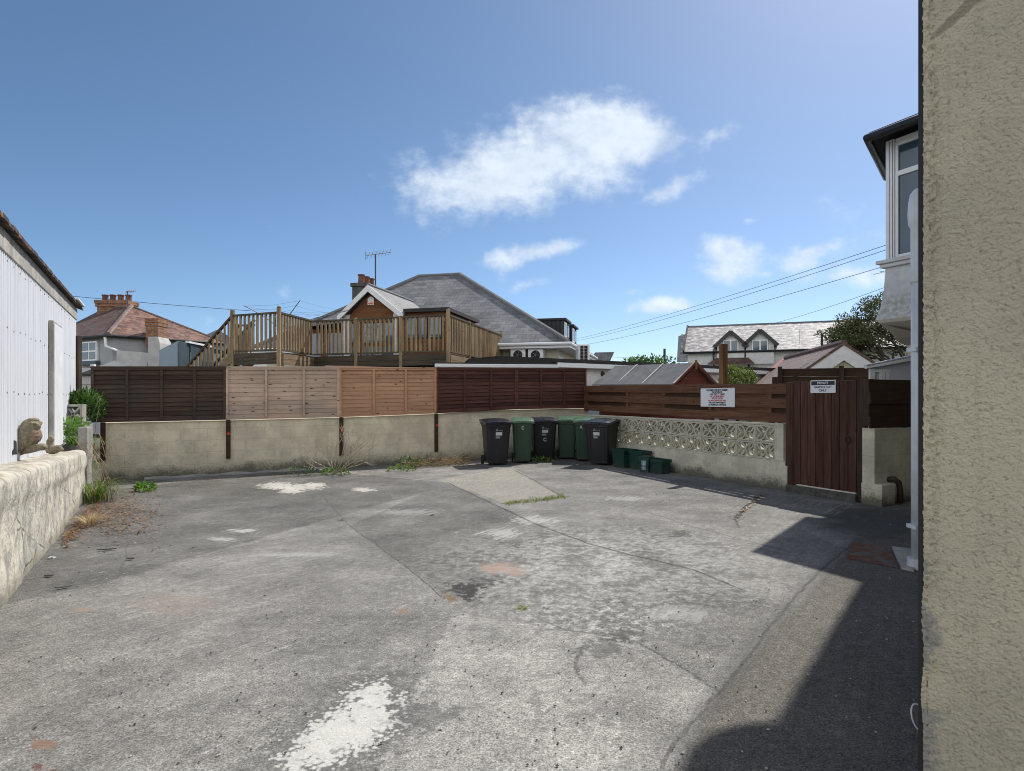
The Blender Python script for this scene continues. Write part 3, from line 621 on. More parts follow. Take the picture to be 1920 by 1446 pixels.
def pierced_wall():
    t = thing('pierced_block_wall', 'cream low wall with two rows of star-pierced screen blocks', 'wall', BZ((0, 0, 0)))
    u0 = BZ.u(1454); ue = 6.78; th = .10; ztop = 1.075; bw = (BZ.u(1163) - u0)/10; bh = .285; z1 = ztop - .035; z0 = z1 - 2*bh
    m = MB(BZ)
    def f(P0, P1, nu, nz):
        pass
    m.box(-.02, ue, -th, 0, -.1, z0); m.box(-.0, u0, -th-.02, .012, z0, ztop); m.box(u0, ue, -th+.002, -.002, z1, ztop)
    m.box(-.08, .09, -th-.03, .03, -.1, .40)
    m.build('wall_base', M['wall_b'], t, bevel=.006)
    nb = 14
    def block():
        q = MB(lambda p: Vector(p)); w, h = bw, bh; r = .028; D = -th + .012
        e = .004
        q.box(e, w-e, D, -.006, e, r); q.box(e, w-e, D, -.006, h-r, h-e); q.box(e, r, D, -.006, r, h-r); q.box(w-r, w-e, D, -.006, r, h-r)
        cx, cz = w/2, h/2; rb = .027
        for sx in (-1, 1):
            for sz in (-1, 1):
                ex, ez = sx*(w/2-r), sz*(h/2-r); L = math.hypot(ex, ez); nx, nz = -ez/L, ex/L
                for sd in (-1, 1):
                    pts = []
                    for i in range(9):
                        k = i/8; b = math.sin(math.pi*k)*.20*L*sd; pts.append((cx + ex*k + nx*b, cz + ez*k + nz*b))
                    for p, s_ in zip(pts, pts[1:]):
                        dx, dz = s_[0]-p[0], s_[1]-p[1]; l = math.hypot(dx, dz); ox, oz = -dz/l*rb/2, dx/l*rb/2
                        q.hexa([(p[0]-ox, D+.01, p[1]-oz), (s_[0]-ox, D+.01, s_[1]-oz), (s_[0]-ox, -.010, s_[1]-oz), (p[0]-ox, -.010, p[1]-oz),
                                (p[0]+ox, D+.01, p[1]+oz), (s_[0]+ox, D+.01, s_[1]+oz), (s_[0]+ox, -.010, s_[1]+oz), (p[0]+ox, -.010, p[1]+oz)])
        q.lathe((cx, D+.02, cz), [(.001, 0), (.001, .001)], 4)
        q.box(cx-.022, cx+.022, D, -.008, cz-.018, cz+.018)
        return q
    proto = None
    for r in range(2):
        for i in range(nb):
            if proto is None:
                q = block(); Vs = q.V; q.V = [BZ((u0 + p.x, p.y, z0 + p.z)) for p in Vs]; proto = q.build('screen_block', M['screen'], t); o = proto
            else: o = proto.copy(); COL.objects.link(o)
            o.parent = t; o.location = BZ.a*(i*bw) + Vector((0, 0, r*bh))
    m = MB(BZ); m.box(u0+nb*bw, ue, -th, 0, z0+.001, z1-.001); m.build('solid_end', M['wall_b'], t)
def slat_fence():
    uB = FN.u(1096); t = thing('slatted_fence', 'red-brown hit-and-miss slatted fence standing over the pierced wall', 'fence', FN((0, 0, 1.1)))
    zt = [1.72, 1.80]; L = uB
    T = lambda p: FN((p[0], p[1], p[2] + (zt[0] + (zt[1]-zt[0])*p[0]/L)))
    for i, (a, b) in enumerate(((-.165, 0), (-.40, -.245), (-.64, -.49))):
        for (ua, ub) in ((-.28, 2.35), (2.36, L)):
            m = MB(T); m.box(ua, ub, .0, .022, a, b); m.build('board', M['slat'], t, bevel=.003)
    for a, b in ((-.25, -.16), (-.50, -.395)):
        for ua, ub in ((-.2, .36), (.47, 1.84), (1.97, 3.29), (3.42, 4.69), (4.82, L-.13)): m = MB(T); m.box(ua, ub, -.075, -.05, a-.03, b+.03); m.build('rear_board', M['slat' if .4 < ua < 1.9 or 3 < ua < 4 else 'slat_d'], t)
    for u in (.42, 1.9, 3.35, 4.75, L-.06):
        m = MB(T); m.box(u-.04, u+.04, -.075, -.002, -.66, -.01); m.build('post', M['slat'], t)
    # tall square post behind the fence
    u = FN.u(1350, -.13); Y = FN.Y(u, -.13); p = thing('timber_post', 'tall square timber post rising above the slatted fence beside the shrub', 'post', FN((u, -.13, 0)))
    m = MB(FN); m.box(u-.055, u+.055, -.27, -.15, 0, Z(645, Y)); m.build('post', M['postv'], p, bevel=.006)
def sign(name, lab, fr, px, py0, py1, v, out, lines, header=False):
    """flat sign plate: px=(left,right); out=+1/-1 direction of the front along v"""
    ua, ub = fr.u(px[0], v), fr.u(px[1], v); uc = (ua+ub)/2; Y = fr.Y(uc, v); zc = Z((py0+py1)/2, Y); hh = (py1-py0)*Y/F; w = abs(ub-ua)
    o = fr((uc, v, zc)); n = fr.n*out; xa = Vector((-n.y, n.x, 0)) ; za = Vector((0, 0, 1))
    if xa.x < 0: pass
    t = thing(name, lab, 'sign', o)
    T = lambda p: o + xa*p[0] + n*p[1] + za*p[2]
    r = .012; m = MB(T); poly = []
    for cx, cz, a0 in ((w/2-r, hh/2-r, 0), (-w/2+r, hh/2-r, 90), (-w/2+r, -hh/2+r, 180), (w/2-r, -hh/2+r, 270)):
        for k in range(5): a = math.radians(a0 + k*22.5); poly.append((cx + r*math.cos(a), .0, cz + r*math.sin(a)))
    m.prism(poly, (0, .004, 0)); m.build('plate', M['signwhite'], t)
    m = MB(T); b = .006; e = .012
    for (x0, x1, z0, z1) in ((-w/2+e, w/2-e, hh/2-e-b, hh/2-e), (-w/2+e, w/2-e, -hh/2+e, -hh/2+e+b), (-w/2+e, -w/2+e+b, -hh/2+e+b, hh/2-e-b), (w/2-e-b, w/2-e, -hh/2+e+b, hh/2-e-b)):
        if not header: m.box(x0, x1, .0042, .0046, z0, z1)
    if not header: m.build('border', M['label'], t)
    for (s_, size, zz, mat) in lines:
        if header and mat == 'w':
            m = MB(T); m.box(-w/2+.014, w/2-.014, .0042, .0052, zz*hh-.16*hh, zz*hh+.16*hh); m.build('header_band', M['ink'], t)
        text('lettering', s_, size*hh, M['signwhite'] if mat == 'w' else M[mat], t, o + n*(.0065) + za*(zz*hh), xa, za, bold=.004*hh)
def signs():
    sign('notice_sign', 'white notice with black and red lines fixed to the slatted fence', FN, (1314, 1378), 728, 763, .026, 1,
         [('DUSTMEN COLLECT RUBBISH', .125, .39, 'ink'), ('ON MONDAYS', .115, .285, 'ink'), ('& PUT OUT BY 7.30AM', .115, .175, 'ink'), ('NO LOOSE RUBBISH', .12, .06, 'inkred'), ('WILL BE TAKEN', .12, -.05, 'inkred'), ('ALL MUST BE IN BLACK BAGS', .105, -.165, 'inkred'), ('THIS IS THE RESPONSIBILITY', .105, -.28, 'ink'), ('OF INDIVIDUAL TENANTS', .115, -.395, 'ink')])
    sign('gate_sign', 'small white sign with a black heading fixed to the plank gate', GT, (1520, 1567), 713, 737, -.012, -1,
         [('PRIVATE', .26, .27, 'w'), ('GARDEN FLAT', .24, -.05, 'ink'), ('ONLY', .25, -.31, 'ink')], True)
def gate():
    ua, ub = GT.u(1487), GT.u(1606); zb = .135; zt = 1.745
    t = thing('garden_gate', 'red-brown vertical plank gate with iron ring latch', 'gate', GT((ua, 0, 0)))
    n = 8; w = (ub-ua)/n
    m = MB(GT)
    for i in range(n): m.box(ua+i*w+.004, ua+(i+1)*w-.004, .0 + (i % 2)*.002, .022, zb, zt - .004*(i % 3))
    m.build('gate_boards', M['gate'], t, bevel=.003)
    for z in (.35, 1.0, 1.6): m = MB(GT); m.box(ua+.01, ub-.01, .024, .06, z-.05, z+.05); m.build('ledge_rail', M['gate'], t)
    uh = GT.u(1591); zh = Z(823, GT.Y(uh)); m = MB(GT)
    m.tube([(uh+.042*math.cos(a*math.pi/8), -.018, zh-.02+.042*math.sin(a*math.pi/8)) for a in range(17)], .006, 6, False); m.lathe_y = None
    m.box(uh-.022, uh+.022, -.008, -.0005, zh-.03, zh+.045); m.build('ring_latch', M['dark_metal'], t)
    # frame posts, step
    p = thing('gate_post', 'dark timber gate post beside the pierced wall pier', 'post', GT((ua, 0, 0)), 'gate posts')
    m = MB(GT); m.box(.035, ua-.006, -.0, .10, 0, 1.735); m.build('post', M['gate'], p, bevel=.004)
    p = thing('gate_post', 'dark timber gate post on the latch side above the cream pillar', 'post', GT((ub, 0, 0)), 'gate posts')
    uc = GT.u(1632); m = MB(GT); m.box(ub+.006, ub+.11, -.0, .10, 0.02, 1.765); m.box(ub+.114, uc, -.012, .08, 1.09, 1.755); m.build('post', M['postd'], p, bevel=.004)
    st = thing('doorstep', 'worn concrete step under the plank gate', 'step', GT((ua, 0, 0)))
    m = MB(GT); m.box(ua-.1, ub+.02, -.06, .3, -.05, .115); m.build('step', M['step'], st, bevel=.02)
def return_wall():
    ub = GT.u(1606); uc0 = GT.u(1616, -.02); uc1 = GT.u(1637, -.02)
    p = thing('gate_pillar', 'cream rendered pillar with a wider foot right of the gate', 'pillar', GT((uc0, 0, 0)))
    m = MB(GT); m.box(uc0, uc1+.02, -.02, .28, -.02, 1.07); m.box(uc0+.004, uc1+.14, -.045, .26, -.02, .30); m.build('shaft', M['wall_r'], p, bevel=.012)
    RW = Fr(GT((uc1+.02, .14, 0)).xy, (.9, .436))
    t = thing('return_wall', 'cream block wall between the gate pillar and the house', 'wall', RW((0, 0, 0)))
    m = MB(RW); m.box(.0, 2.0, 0, .2, -.02, 1.06); m.build('blockwork', M['wall_r'], t, bevel=.01)
    f = thing('close_board_fence', 'dark brown horizontal board fence on top of the return wall by the house', 'fence', RW((0, 0, 1.06)))
    zt = 1.74; n = 4; hgt = (zt-1.065)/n
    for i in range(n): m = MB(RW); m.box(-.2, 2.0, .03 + .025*(i % 2), .052 + .025*(i % 2), 1.068 + i*hgt - .015*(i % 2), 1.062 + (i+1)*hgt + .012*(i % 2)); m.build('board', M['slat_d'], f)
    m = MB(RW); m.box(.6, .68, .082, .15, 1.06, 1.72); m.build('post', M['postd'], f)
    d = thing('drain_pipe', 'short brown bent pipe at the foot of the return wall', 'pipe', RW((.12, -.06, 0)))
    m = MB(RW); m.tube([(.14, .02, .34), (.16, -.07, .36), (.22, -.10, .31), (.25, -.10, .2), (.25, -.10, .02)], .038, 10); m.build('pipe', M['pipe_b'], d, smooth=True)
# ================================================================ bins and boxes
def wheelie_bin(mat, green):
    t = thing('wheelie_bin', 'x', 'bin', (0, 0, 0), 'wheelie bins in the corner of the yard')
    bw, bd, tw, td, h = .235, .24, .285, .34, .93
    m = MB()
    def ring(z, k, inset=0): 
        hx, hy = bw + (tw-bw)*k - inset, bd + (td-bd)*k - inset; yc = -.0; r = .05; P = []
        for cx, cy, a0 in ((hx-r, hy-r, 0), (-hx+r, hy-r, 90), (-hx+r, -hy+r, 180), (hx-r, -hy+r, 270)):
            for q in range(4): a = math.radians(a0+q*30); P.append((cx+r*math.cos(a), yc+cy+r*math.sin(a), z))
        return P
    R = [ring(.045, 0, .02), ring(.06, 0), ring(.30, .3), ring(.62, .66), ring(.84, .92), ring(.845, .92, -.012), ring(.90, .98, -.012), ring(.90, .98, -.03), ring(h, 1, -.03)]
    ids = [[m.v(p) for p in r] for r in R]; n = len(ids[0])
    for a, b in zip(ids, ids[1:]):
        for j in range(n): m.Fc.append([a[j], a[(j+1) % n], b[(j+1) % n], b[j]]); m.mi.append(0)
    m.Fc.append(ids[0][::-1]); m.Fc.append(ids[-1]); m.mi += [0, 0]
    for x in (-.17, .17): m.hexa([(x-.014, -.250, .10), (x+.014, -.250, .10), (x+.014, -.2, .10), (x-.014, -.2, .10), (x-.014, -.345, .82), (x+.014, -.345, .82), (x+.014, -.3, .82), (x-.014, -.3, .82)])
    m.build('body', mat, t, bevel=.004)
    m = MB()   # lid: shallow dished, hinged at the back, raised crown, lip all round
    hx, hy = tw+.04, td+.045
    def lidz(k, x): return h + .012 + .055*k - .0 + .018*(1-(x/hx)**2)
    nx, ny = 8, 8
    top = lambda a, b: ((a*2-1)*hx, (b*2-1)*hy, lidz(math.sin(min(1, b*1.05)*math.pi*.55), (a*2-1)*hx*.999) + (.016 if .12 < a < .88 and .1 < b < .85 else 0))
    m.grid(top, nx, ny)
    Pb = [(-hx, -hy), (hx, -hy), (hx, hy), (-hx, hy)]
    N = []
    for a in range(nx+1): N.append(top(a/nx, 0))
    for b in range(1, ny+1): N.append(top(1, b/ny))
    for a in range(nx-1, -1, -1): N.append(top(a/nx, 1))
    for b in range(ny-1, 0, -1): N.append(top(0, b/ny))
    up = [m.v(p) for p in N]; lo = [m.v((p[0], p[1], p[2]-.045)) for p in N]; L = len(N)
    for j in range(L): m.Fc.append([up[j], lo[j], lo[(j+1) % L], up[(j+1) % L]]); m.mi.append(0)
    m.box(-.10, .10, -hy-.03, -hy+.01, h-.005, h+.012)
    m.build('lid', M['lid_green_sunlit' if green else 'lid_black'], t)
    m = MB(); m.tube([(-tw+.03, td+.03, h-.02), (-tw+.03, td+.09, h+.01), (tw-.03, td+.09, h+.01), (tw-.03, td+.03, h-.02)], .016, 8); m.build('handle', mat, t, smooth=True)
    for sx in (-1, 1):
        m = MB(lambda p: Vector((p[2], p[1], p[0]))); m.lathe((.1, td-.12, sx*.275 - .025), [(.03, -.004), (.10, 0), (.10, .05), (.03, .054)], 18); w = m.build('wheel', M['rubber'], t, smooth=False)
    m = MB(); m.tube([(-.27, td-.12, .1), (.27, td-.12, .1)], .012, 8); m.build('axle', M['grey_metal'], t)
    return t
def front_pt(t, x, z, h=.93):
    """point on the front face of a bin, local"""
    k = min(1, max(0, (z-.06)/.84)); return Vector((x, -(.24 + .10*k) - .0145, z))
def deco_label(t, x, z):
    def q(name, x0, x1, z0, z1, mat):
        m = MB(); m.face([front_pt(t, x0, z0), front_pt(t, x1, z0), front_pt(t, x1, z1), front_pt(t, x0, z1)]); o = m.build(name, mat, None, fix=False); o.parent = t; return o
    q('sticker', x-.075, x+.075, z-.035, z+.035, M['label']); q('sticker_line', x-.075, x+.03, z-.10, z-.055, M['grey_metal'])
    m = MB(); rnd = random.Random(int(z*1000)); pts = []
    for i in range(20): pts.append(front_pt(t, x-.075 + i*.0085, z+.065 + (.022 if i % 2 else -.004)*rnd.uniform(.5, 1.1)) + Vector((0, -.001, 0)))
    m.tube(pts, .0035, 4); m.tube([front_pt(t, x-.075, z+.06), front_pt(t, x-.04, z+.12), front_pt(t, x-.035, z+.07)], .005, 4); o = m.build('emblem', M['label'], None); o.parent = t
def bins():
    protos = {}
    spec = [(934, 873, 'b', 14, None, 'black wheelie bin at the left end of the row, against the cream wall', 1), (980, 869, 'g', 2, 'C', 'green wheelie bin with a white letter C and bright lid', 0), (1021, 864, 'b', 4, 'c', 'black wheelie bin with a sticker and letter C between two green bins', 1),
            (1063, 862, 'g', -4, None, 'plain green wheelie bin without a letter, set furthest back', 0), (1096, 866, 'g', -8, 'A', 'green wheelie bin with a small letter A, half hidden', 0), (1121, 873, 'b', -30, None, 'black wheelie bin at the right end, turned towards the wall of recycling boxes', 1)]
    for i, (px, py, c, rz, let, lab, stk) in enumerate(spec):
        t = wheelie_bin(M['bin_black'] if c == 'b' else M['bin_green'], c == 'g')
        x, y = G(px, py); sc = .86 if c == 'g' else (.98 if i else .95)
        a = math.radians(rz); 
        t.rotation_euler = (0, 0, a); d = .24*sc; t.location = (x - math.sin(a)*d, y + math.cos(a)*d, 0); t.scale = (sc*(.92 if c == 'g' else 1), sc, 1.0 if c == 'b' else 1.01)
        t['label'] = lab
        if stk: deco_label(t, .0, .70)
        if let:
            z = .80 if let in 'CA' else .50
            o = text('letter', let.upper(), .13 if let != 'A' else .11, M['letter'], None, (0, 0, 0), (1, 0, 0), (0, 0, 1), bold=.004) if False else None
            cu = bpy.data.curves.new('t', 'FONT'); cu.body = let.upper(); cu.size = .115; cu.align_x = 'CENTER'; cu.align_y = 'CENTER'; cu.extrude = .001; cu.offset = .004
            tt = bpy.data.objects.new('t', cu); COL.objects.link(tt); me = bpy.data.meshes.new_from_object(tt.evaluated_get(bpy.context.evaluated_depsgraph_get())); bpy.data.objects.remove(tt)
            for v in me.vertices: v.co = front_pt(t, v.co.x - (.0 if let != 'A' else .10), z + v.co.y) + Vector((0, -v.co.z - .002, 0))
            me.materials.clear(); me.materials.append(M['letter']); me.name = 'letter'; o = bpy.data.objects.new('letter', me); COL.objects.link(o); o.parent = t
def recycling_box(px, py, rz, w, d, h, lab, label=False, lid=False):
    x, y = G(px, py); t = thing('recycling_box', lab, 'box', (0, 0, 0), 'recycling boxes by the pierced wall')
    m = MB(); s_ = .86
    P0 = [(-w/2*s_, -d/2*s_), (w/2*s_, -d/2*s_), (w/2*s_, d/2*s_), (-w/2*s_, d/2*s_)]; P1 = [(-w/2, -d/2), (w/2, -d/2), (w/2, d/2), (-w/2, d/2)]
    A = [m.v((*p, 0)) for p in P0]; B = [m.v((*p, h)) for p in P1]; C = [m.v((p[0]*.93, p[1]*.93, h)) for p in P1]; E = [m.v((p[0]*.93*s_, p[1]*.93*s_, .03)) for p in P1]
    for a, b in ((A, B), (B, C), (C, E)):
        for j in range(4): m.Fc.append([a[j], a[(j+1) % 4], b[(j+1) % 4], b[j]]); m.mi.append(0)
    m.Fc.append(A[::-1]); m.Fc.append(E); m.mi += [0, 0]
    m.build('tub', M['box_green'], t, bevel=.008)
    m = MB(); r = .018; e = .006
    for (x0, x1, y0, y1) in ((-w/2-r, w/2+r, -d/2-r, -d/2-e), (-w/2-r, w/2+r, d/2+e, d/2+r), (-w/2-r, -w/2-e, -d/2-e, d/2+e), (w/2+e, w/2+r, -d/2-e, d/2+e)): m.box(x0, x1, y0, y1, h-.055, h+.006)
    m.build('rim', M['box_green'], t, bevel=.004)
    if lid:
        m = MB(); m.grid(lambda a, b: ((a-.5)*(w+.05), (b-.5)*(d+.05), h+.008 + .03*math.sin(a*math.pi)*math.sin(b*math.pi)), 6, 6); m.build('lid', M['box_green'], t, smooth=True)
        m = MB(); m.tube([(-w/2-.02, 0, h*.9), (-w/2-.03, -.06, h*.6), (-w/2-.01, -d/2-.05, h*.45), (w/2+.01, -d/2-.05, h*.45), (w/2+.03, -.06, h*.6), (w/2+.02, 0, h*.9)], .008, 6); m.build('handle', M['box_green'], t, smooth=True)
    if label:
        m = MB(); k = lambda z: -d/2*(s_ + (1-s_)*z/h) - .004
        m.face([(-.05, k(.05), .05), (.05, k(.05), .05), (.05, k(.24), .24), (-.05, k(.24), .24)]); o = m.build('blue_label', M['bluelabel'], None, fix=False); o.parent = t
        m = MB(); m.face([(-.018, k(.08)-.002, .08), (.018, k(.08)-.002, .08), (.018, k(.2)-.002, .2), (-.018, k(.2)-.002, .2)]); o = m.build('white_label', M['letter'], None, fix=False); o.parent = t
    a = math.radians(rz); t.rotation_euler = (0, 0, a); t.location = (x - math.sin(a)*d/2, y + math.cos(a)*d/2, 0)
def boxes():
    recycling_box(1158, 877, -62, .42, .34, .39, 'tall dark green recycling box next to the black wheelie bin')
    recycling_box(1190, 880, -60, .40, .26, .38, 'dark green recycling box in the middle, behind the lidded caddy')
    recycling_box(1207, 886, -38, .21, .22, .30, 'small lidded food caddy with a blue label', True, True)
    recycling_box(1228, 888, -62, .40, .22, .28, 'low dark green recycling box at the right end by the pierced wall')
# ================================================================ left side
def shed():
    u0, u1 = -5.0, SHD.u(141); zb, zt = .74, 2.93
    t = thing('workshop_shed', 'long shed of white corrugated sheet along the left side of the yard', 'shed', SHD((0, 0, 0)))
    up0, up1 = SHD.u(96), SHD.u(112)
    def sheet(a, b):
        m = MB(SHD); n = int((b-a)/.0079); m.grid(lambda i, j: (a + (b-a)*i, .008 - .028*max(0, math.cos((a + (b-a)*i)*2*math.pi/.083 + 3.1))**3, zb + (zt-zb)*j), n, 1)
        m.build('corrugated_sheet', M['corr'], t, smooth=True)
    sheet(u0, SHD.u(104)); sheet(SHD.u(104)+.001, u1)
    m = MB(SHD); m.box(u0, u1, .03, .25, .1, 2.95); m.box(u0, u1+.02, .04, 6.0, 2.9, 2.94); m.box(u1-.04, u1-.005, .25, 6, .1, 2.95); m.build('inner_wall', M['conc'], t)
    m = MB(SHD); m.box(u0, u1+.03, -.03, .1, zt-.01, 3.13); m.build('fascia', M['conc'], t, bevel=.01)
    m = MB(SHD); uu = u0
    while uu < u1+.05:
        w = .23; tt = random.uniform(-.008, .008); m.hexa([(uu+.004, -.10, 3.135+tt), (uu+w-.004, -.10, 3.135+tt), (uu+w-.004, 3, 4.3+tt), (uu+.004, 3, 4.3+tt), (uu+.004, -.10, 3.175+tt), (uu+w-.004, -.10, 3.175+tt), (uu+w-.004, 3, 4.34+tt), (uu+.004, 3, 4.34+tt)]); uu += w
    m.build('roof', M['eave'], t)
    m = MB(SHD); m.box(u1-.9, u1+.09, -.14, .06, 3.18, 3.215); m.build('mortar_verge', M['white'], t, bevel=.01)
    a, b = SHD.u(102, -.085), SHD.u(118, -.085); m = MB(SHD); m.box(a, b, -.075, -.018, .8, 2.56); m.build('pilaster', M['conc'], t, bevel=.01)
    m = MB(SHD); m.box(a+.012, b, -.088, -.0755, .8, 2.52); m.build('pilaster_sunlit_face', M['white'], t, bevel=.006)  # white cover paints in the sunlight on the pilaster's front
    proto = None
    for z in (2.86, 2.2, 1.55):
        u = -.1
        while u < u1-.1:
            u += .332 + random.uniform(-.02, .02)
            if up0-.03 < u < up1+.03: continue
            uu = round(u/.083)*.083 - .02
            if proto is None:
                m = MB(SHD); m.prism([(uu+.010*math.cos(a*1.0472), -.022, z+.010*math.sin(a*1.0472)) for a in range(6)], (0, .016, 0)); proto = m.build('roofing_bolt', M['dark_metal'], t); p0 = SHD((uu, 0, z))
            else: o = proto.copy(); COL.objects.link(o); o.parent = t; o.location = SHD((uu, 0, z + random.uniform(-.02, .02))) - p0
    # corner post beyond the shed
    p = thing('corner_post', 'rough dark timber post at the far end of the white shed', 'post', W(146, 745, 11.3))
    c = W(146, 745, 11.3); m = MB(); m.box(c.x-.04, c.x+.045, c.y-.05, c.y+.05, .9, Z(630, 11.3)); m.build('post', M['postd'], p, bevel=.005)
def ledge_top(u): return .93 - .19*max(0, min(1, (u+.0)/5.0)) + .02*mnoise.noise((u*1.7, 0, 0))
def low_wall():
    ue = 5.05; t = thing('low_wall', 'low lichen-streaked rendered wall with rounded top in front of the white shed', 'wall', LW((0, 0, 0)))
    m = MB(LW)
    def f(a, b):
        u = -4.5 + (ue+4.5)*a; zt = ledge_top(u); k = b*3.2
        step = .03 if u > 3.45 else 0.0
        d = .44; r = .06
        if k < 1.5: v, z = step, -.05 + (zt-r+.05)*(k/1.5)
        elif k < 1.9: q = (k-1.5)/.4*math.pi/2; v, z = step + r*(1-math.cos(q)), zt - r + r*math.sin(q)
        else: v, z = step + r + (d-r)*(k-1.9)/1.3, zt + .01*math.sin(k*4)
        n = Vector((u*1.4, z*1.6, v*2)); dd = .022*mnoise.noise(n) + .014*mnoise.noise(n*3.7) + .006*mnoise.noise(n*13)
        coping = .025*max(0, min(1, (z - zt + .26)/.04)) * (1 if k < 1.9 else 0)
        if k < 1.9: v -= dd + coping
        else: z += dd*.6
        return (u, v, z)
    m.grid(f, 230, 40)
    m.box(ue-.03, ue+.0, .03, .44, -.05, ledge_top(ue)-.05)
    m.build('rendered_body', M['lime'], t, smooth=True)
    # stub and old pierced block beyond
    s = thing('concrete_stub', 'short upright concrete block beyond the end of the low wall', 'block', W(156, 850, 9.3))
    c = W(155, 845, 9.4); m = MB(); m.box(c.x-.08, c.x+.06, c.y, c.y+.12, 0, Z(801, 9.4)); m.build('block', M['conc'], s, bevel=.012)
    s = thing('old_screen_block', 'grey broken screen block half covered by fern leaves', 'block', W(132, 790, 10.2))
    c = W(136, 792, 10.2); T = lambda p: c + Vector((p[0], p[1], p[2])); m = MB(T)
    m.box(-.16, .16, 0, .1, .26, .30).box(-.16, .16, 0, .1, -.02, .02).box(-.16, -.12, 0, .1, .02, .26).box(.12, .16, 0, .1, .02, .26)
    for dx, dz in ((.12, .12), (-.12, .12), (.12, -.12), (-.12, -.12)): m.bar((0, .05, .14), (dx, .05, .14+dz), .03, .08, (0, 1, 0))
    m.build('block', M['conc'], s); s2 = None
    m = MB(T); m.box(-.2, .2, .0, .2, -.7, -.03); tag(m.build('concrete_base', M['conc'], s))
def owl():
    Y = 6.7; b = W(55, 852, Y); b.z = ledge_top(LW.u(55)+1.4)+.012 if False else Z(851, Y)
    t = thing('owl_statue', 'weathered stone owl sitting on a log on the low wall', 'statue', b)
    R = lambda ax, d: Matrix.Rotation(math.radians(d), 4, ax)
    c = lambda x, y, z: b + Vector((x, y, z))
    blob('owl_body', [(c(-.01, 0, .19), (.105, .10, .165), R('Y', 14)), (c(.015, 0, .30), (.092, .088, .085), None), (c(.03, 0, .325), (.085, .08, .055), R('Y', 10)), (c(-.075, 0, .09), (.05, .06, .11), R('Y', 10)), (c(.06, 0, .20), (.06, .075, .09), None),
                       (c(-.02, -.075, .17), (.075, .035, .13), R('Y', 18)), (c(-.02, .075, .17), (.075, .035, .13), R('Y', 18)), (c(.102, 0, .30), (.022, .016, .022), None), (c(.085, -.045, .335), (.02, .03, .018), None), (c(.085, .045, .335), (.02, .03, .018), None), (c(.05, 0, .375), (.05, .055, .018), R('Y', 8))], M['owl'], t, .0085, .006, 60)
    blob('log', [(c(.02, 0, .045), (.165, .05, .036), R('Y', -12)), (c(.14, 0, .075), (.05, .05, .04), None), (c(-.09, 0, .03), (.05, .055, .035), None)] + [(c(.0 + k*.028, -.03, .075 + k*.006), (.010, .03, .018), R('Y', 30)) for k in range(5)], M['owl'], t, .0085, .006, 50)
    p = W(99, 851, 7.25); t = thing('stone_ornament', 'small lichened stone animal ornament beside the owl', 'statue', p)
    c = lambda x, y, z: p + Vector((x, y, z))
    blob('ornament_body', [(c(0, 0, .05), (.085, .05, .055), None), (c(.06, 0, .07), (.045, .04, .035), R('Y', 10)), (c(-.035, 0, .14), (.035, .035, .06), R('Y', 12)), (c(-.02, .0, .18), (.03, .03, .04), R('Y', -20)), (c(.10, 0, .05), (.03, .03, .02), None)], M['stone'], t, .009, .012, 40)
    r = thing('slate_offcut', 'thin dark slate offcut leaning on the corrugated sheet behind the owl', 'slate', W(22, 850, 6.3)); q = W(22, 853, 6.35)
    m = MB(lambda p: q + Vector(p)); m.hexa([(-.02, 0, 0), (.03, .03, 0), (.03, .045, 0), (-.02, .015, 0), (-.035, .03, .16), (0, .05, .14), (0, .06, .14), (-.035, .04, .16)]); m.build('slate', M['stack'], r)
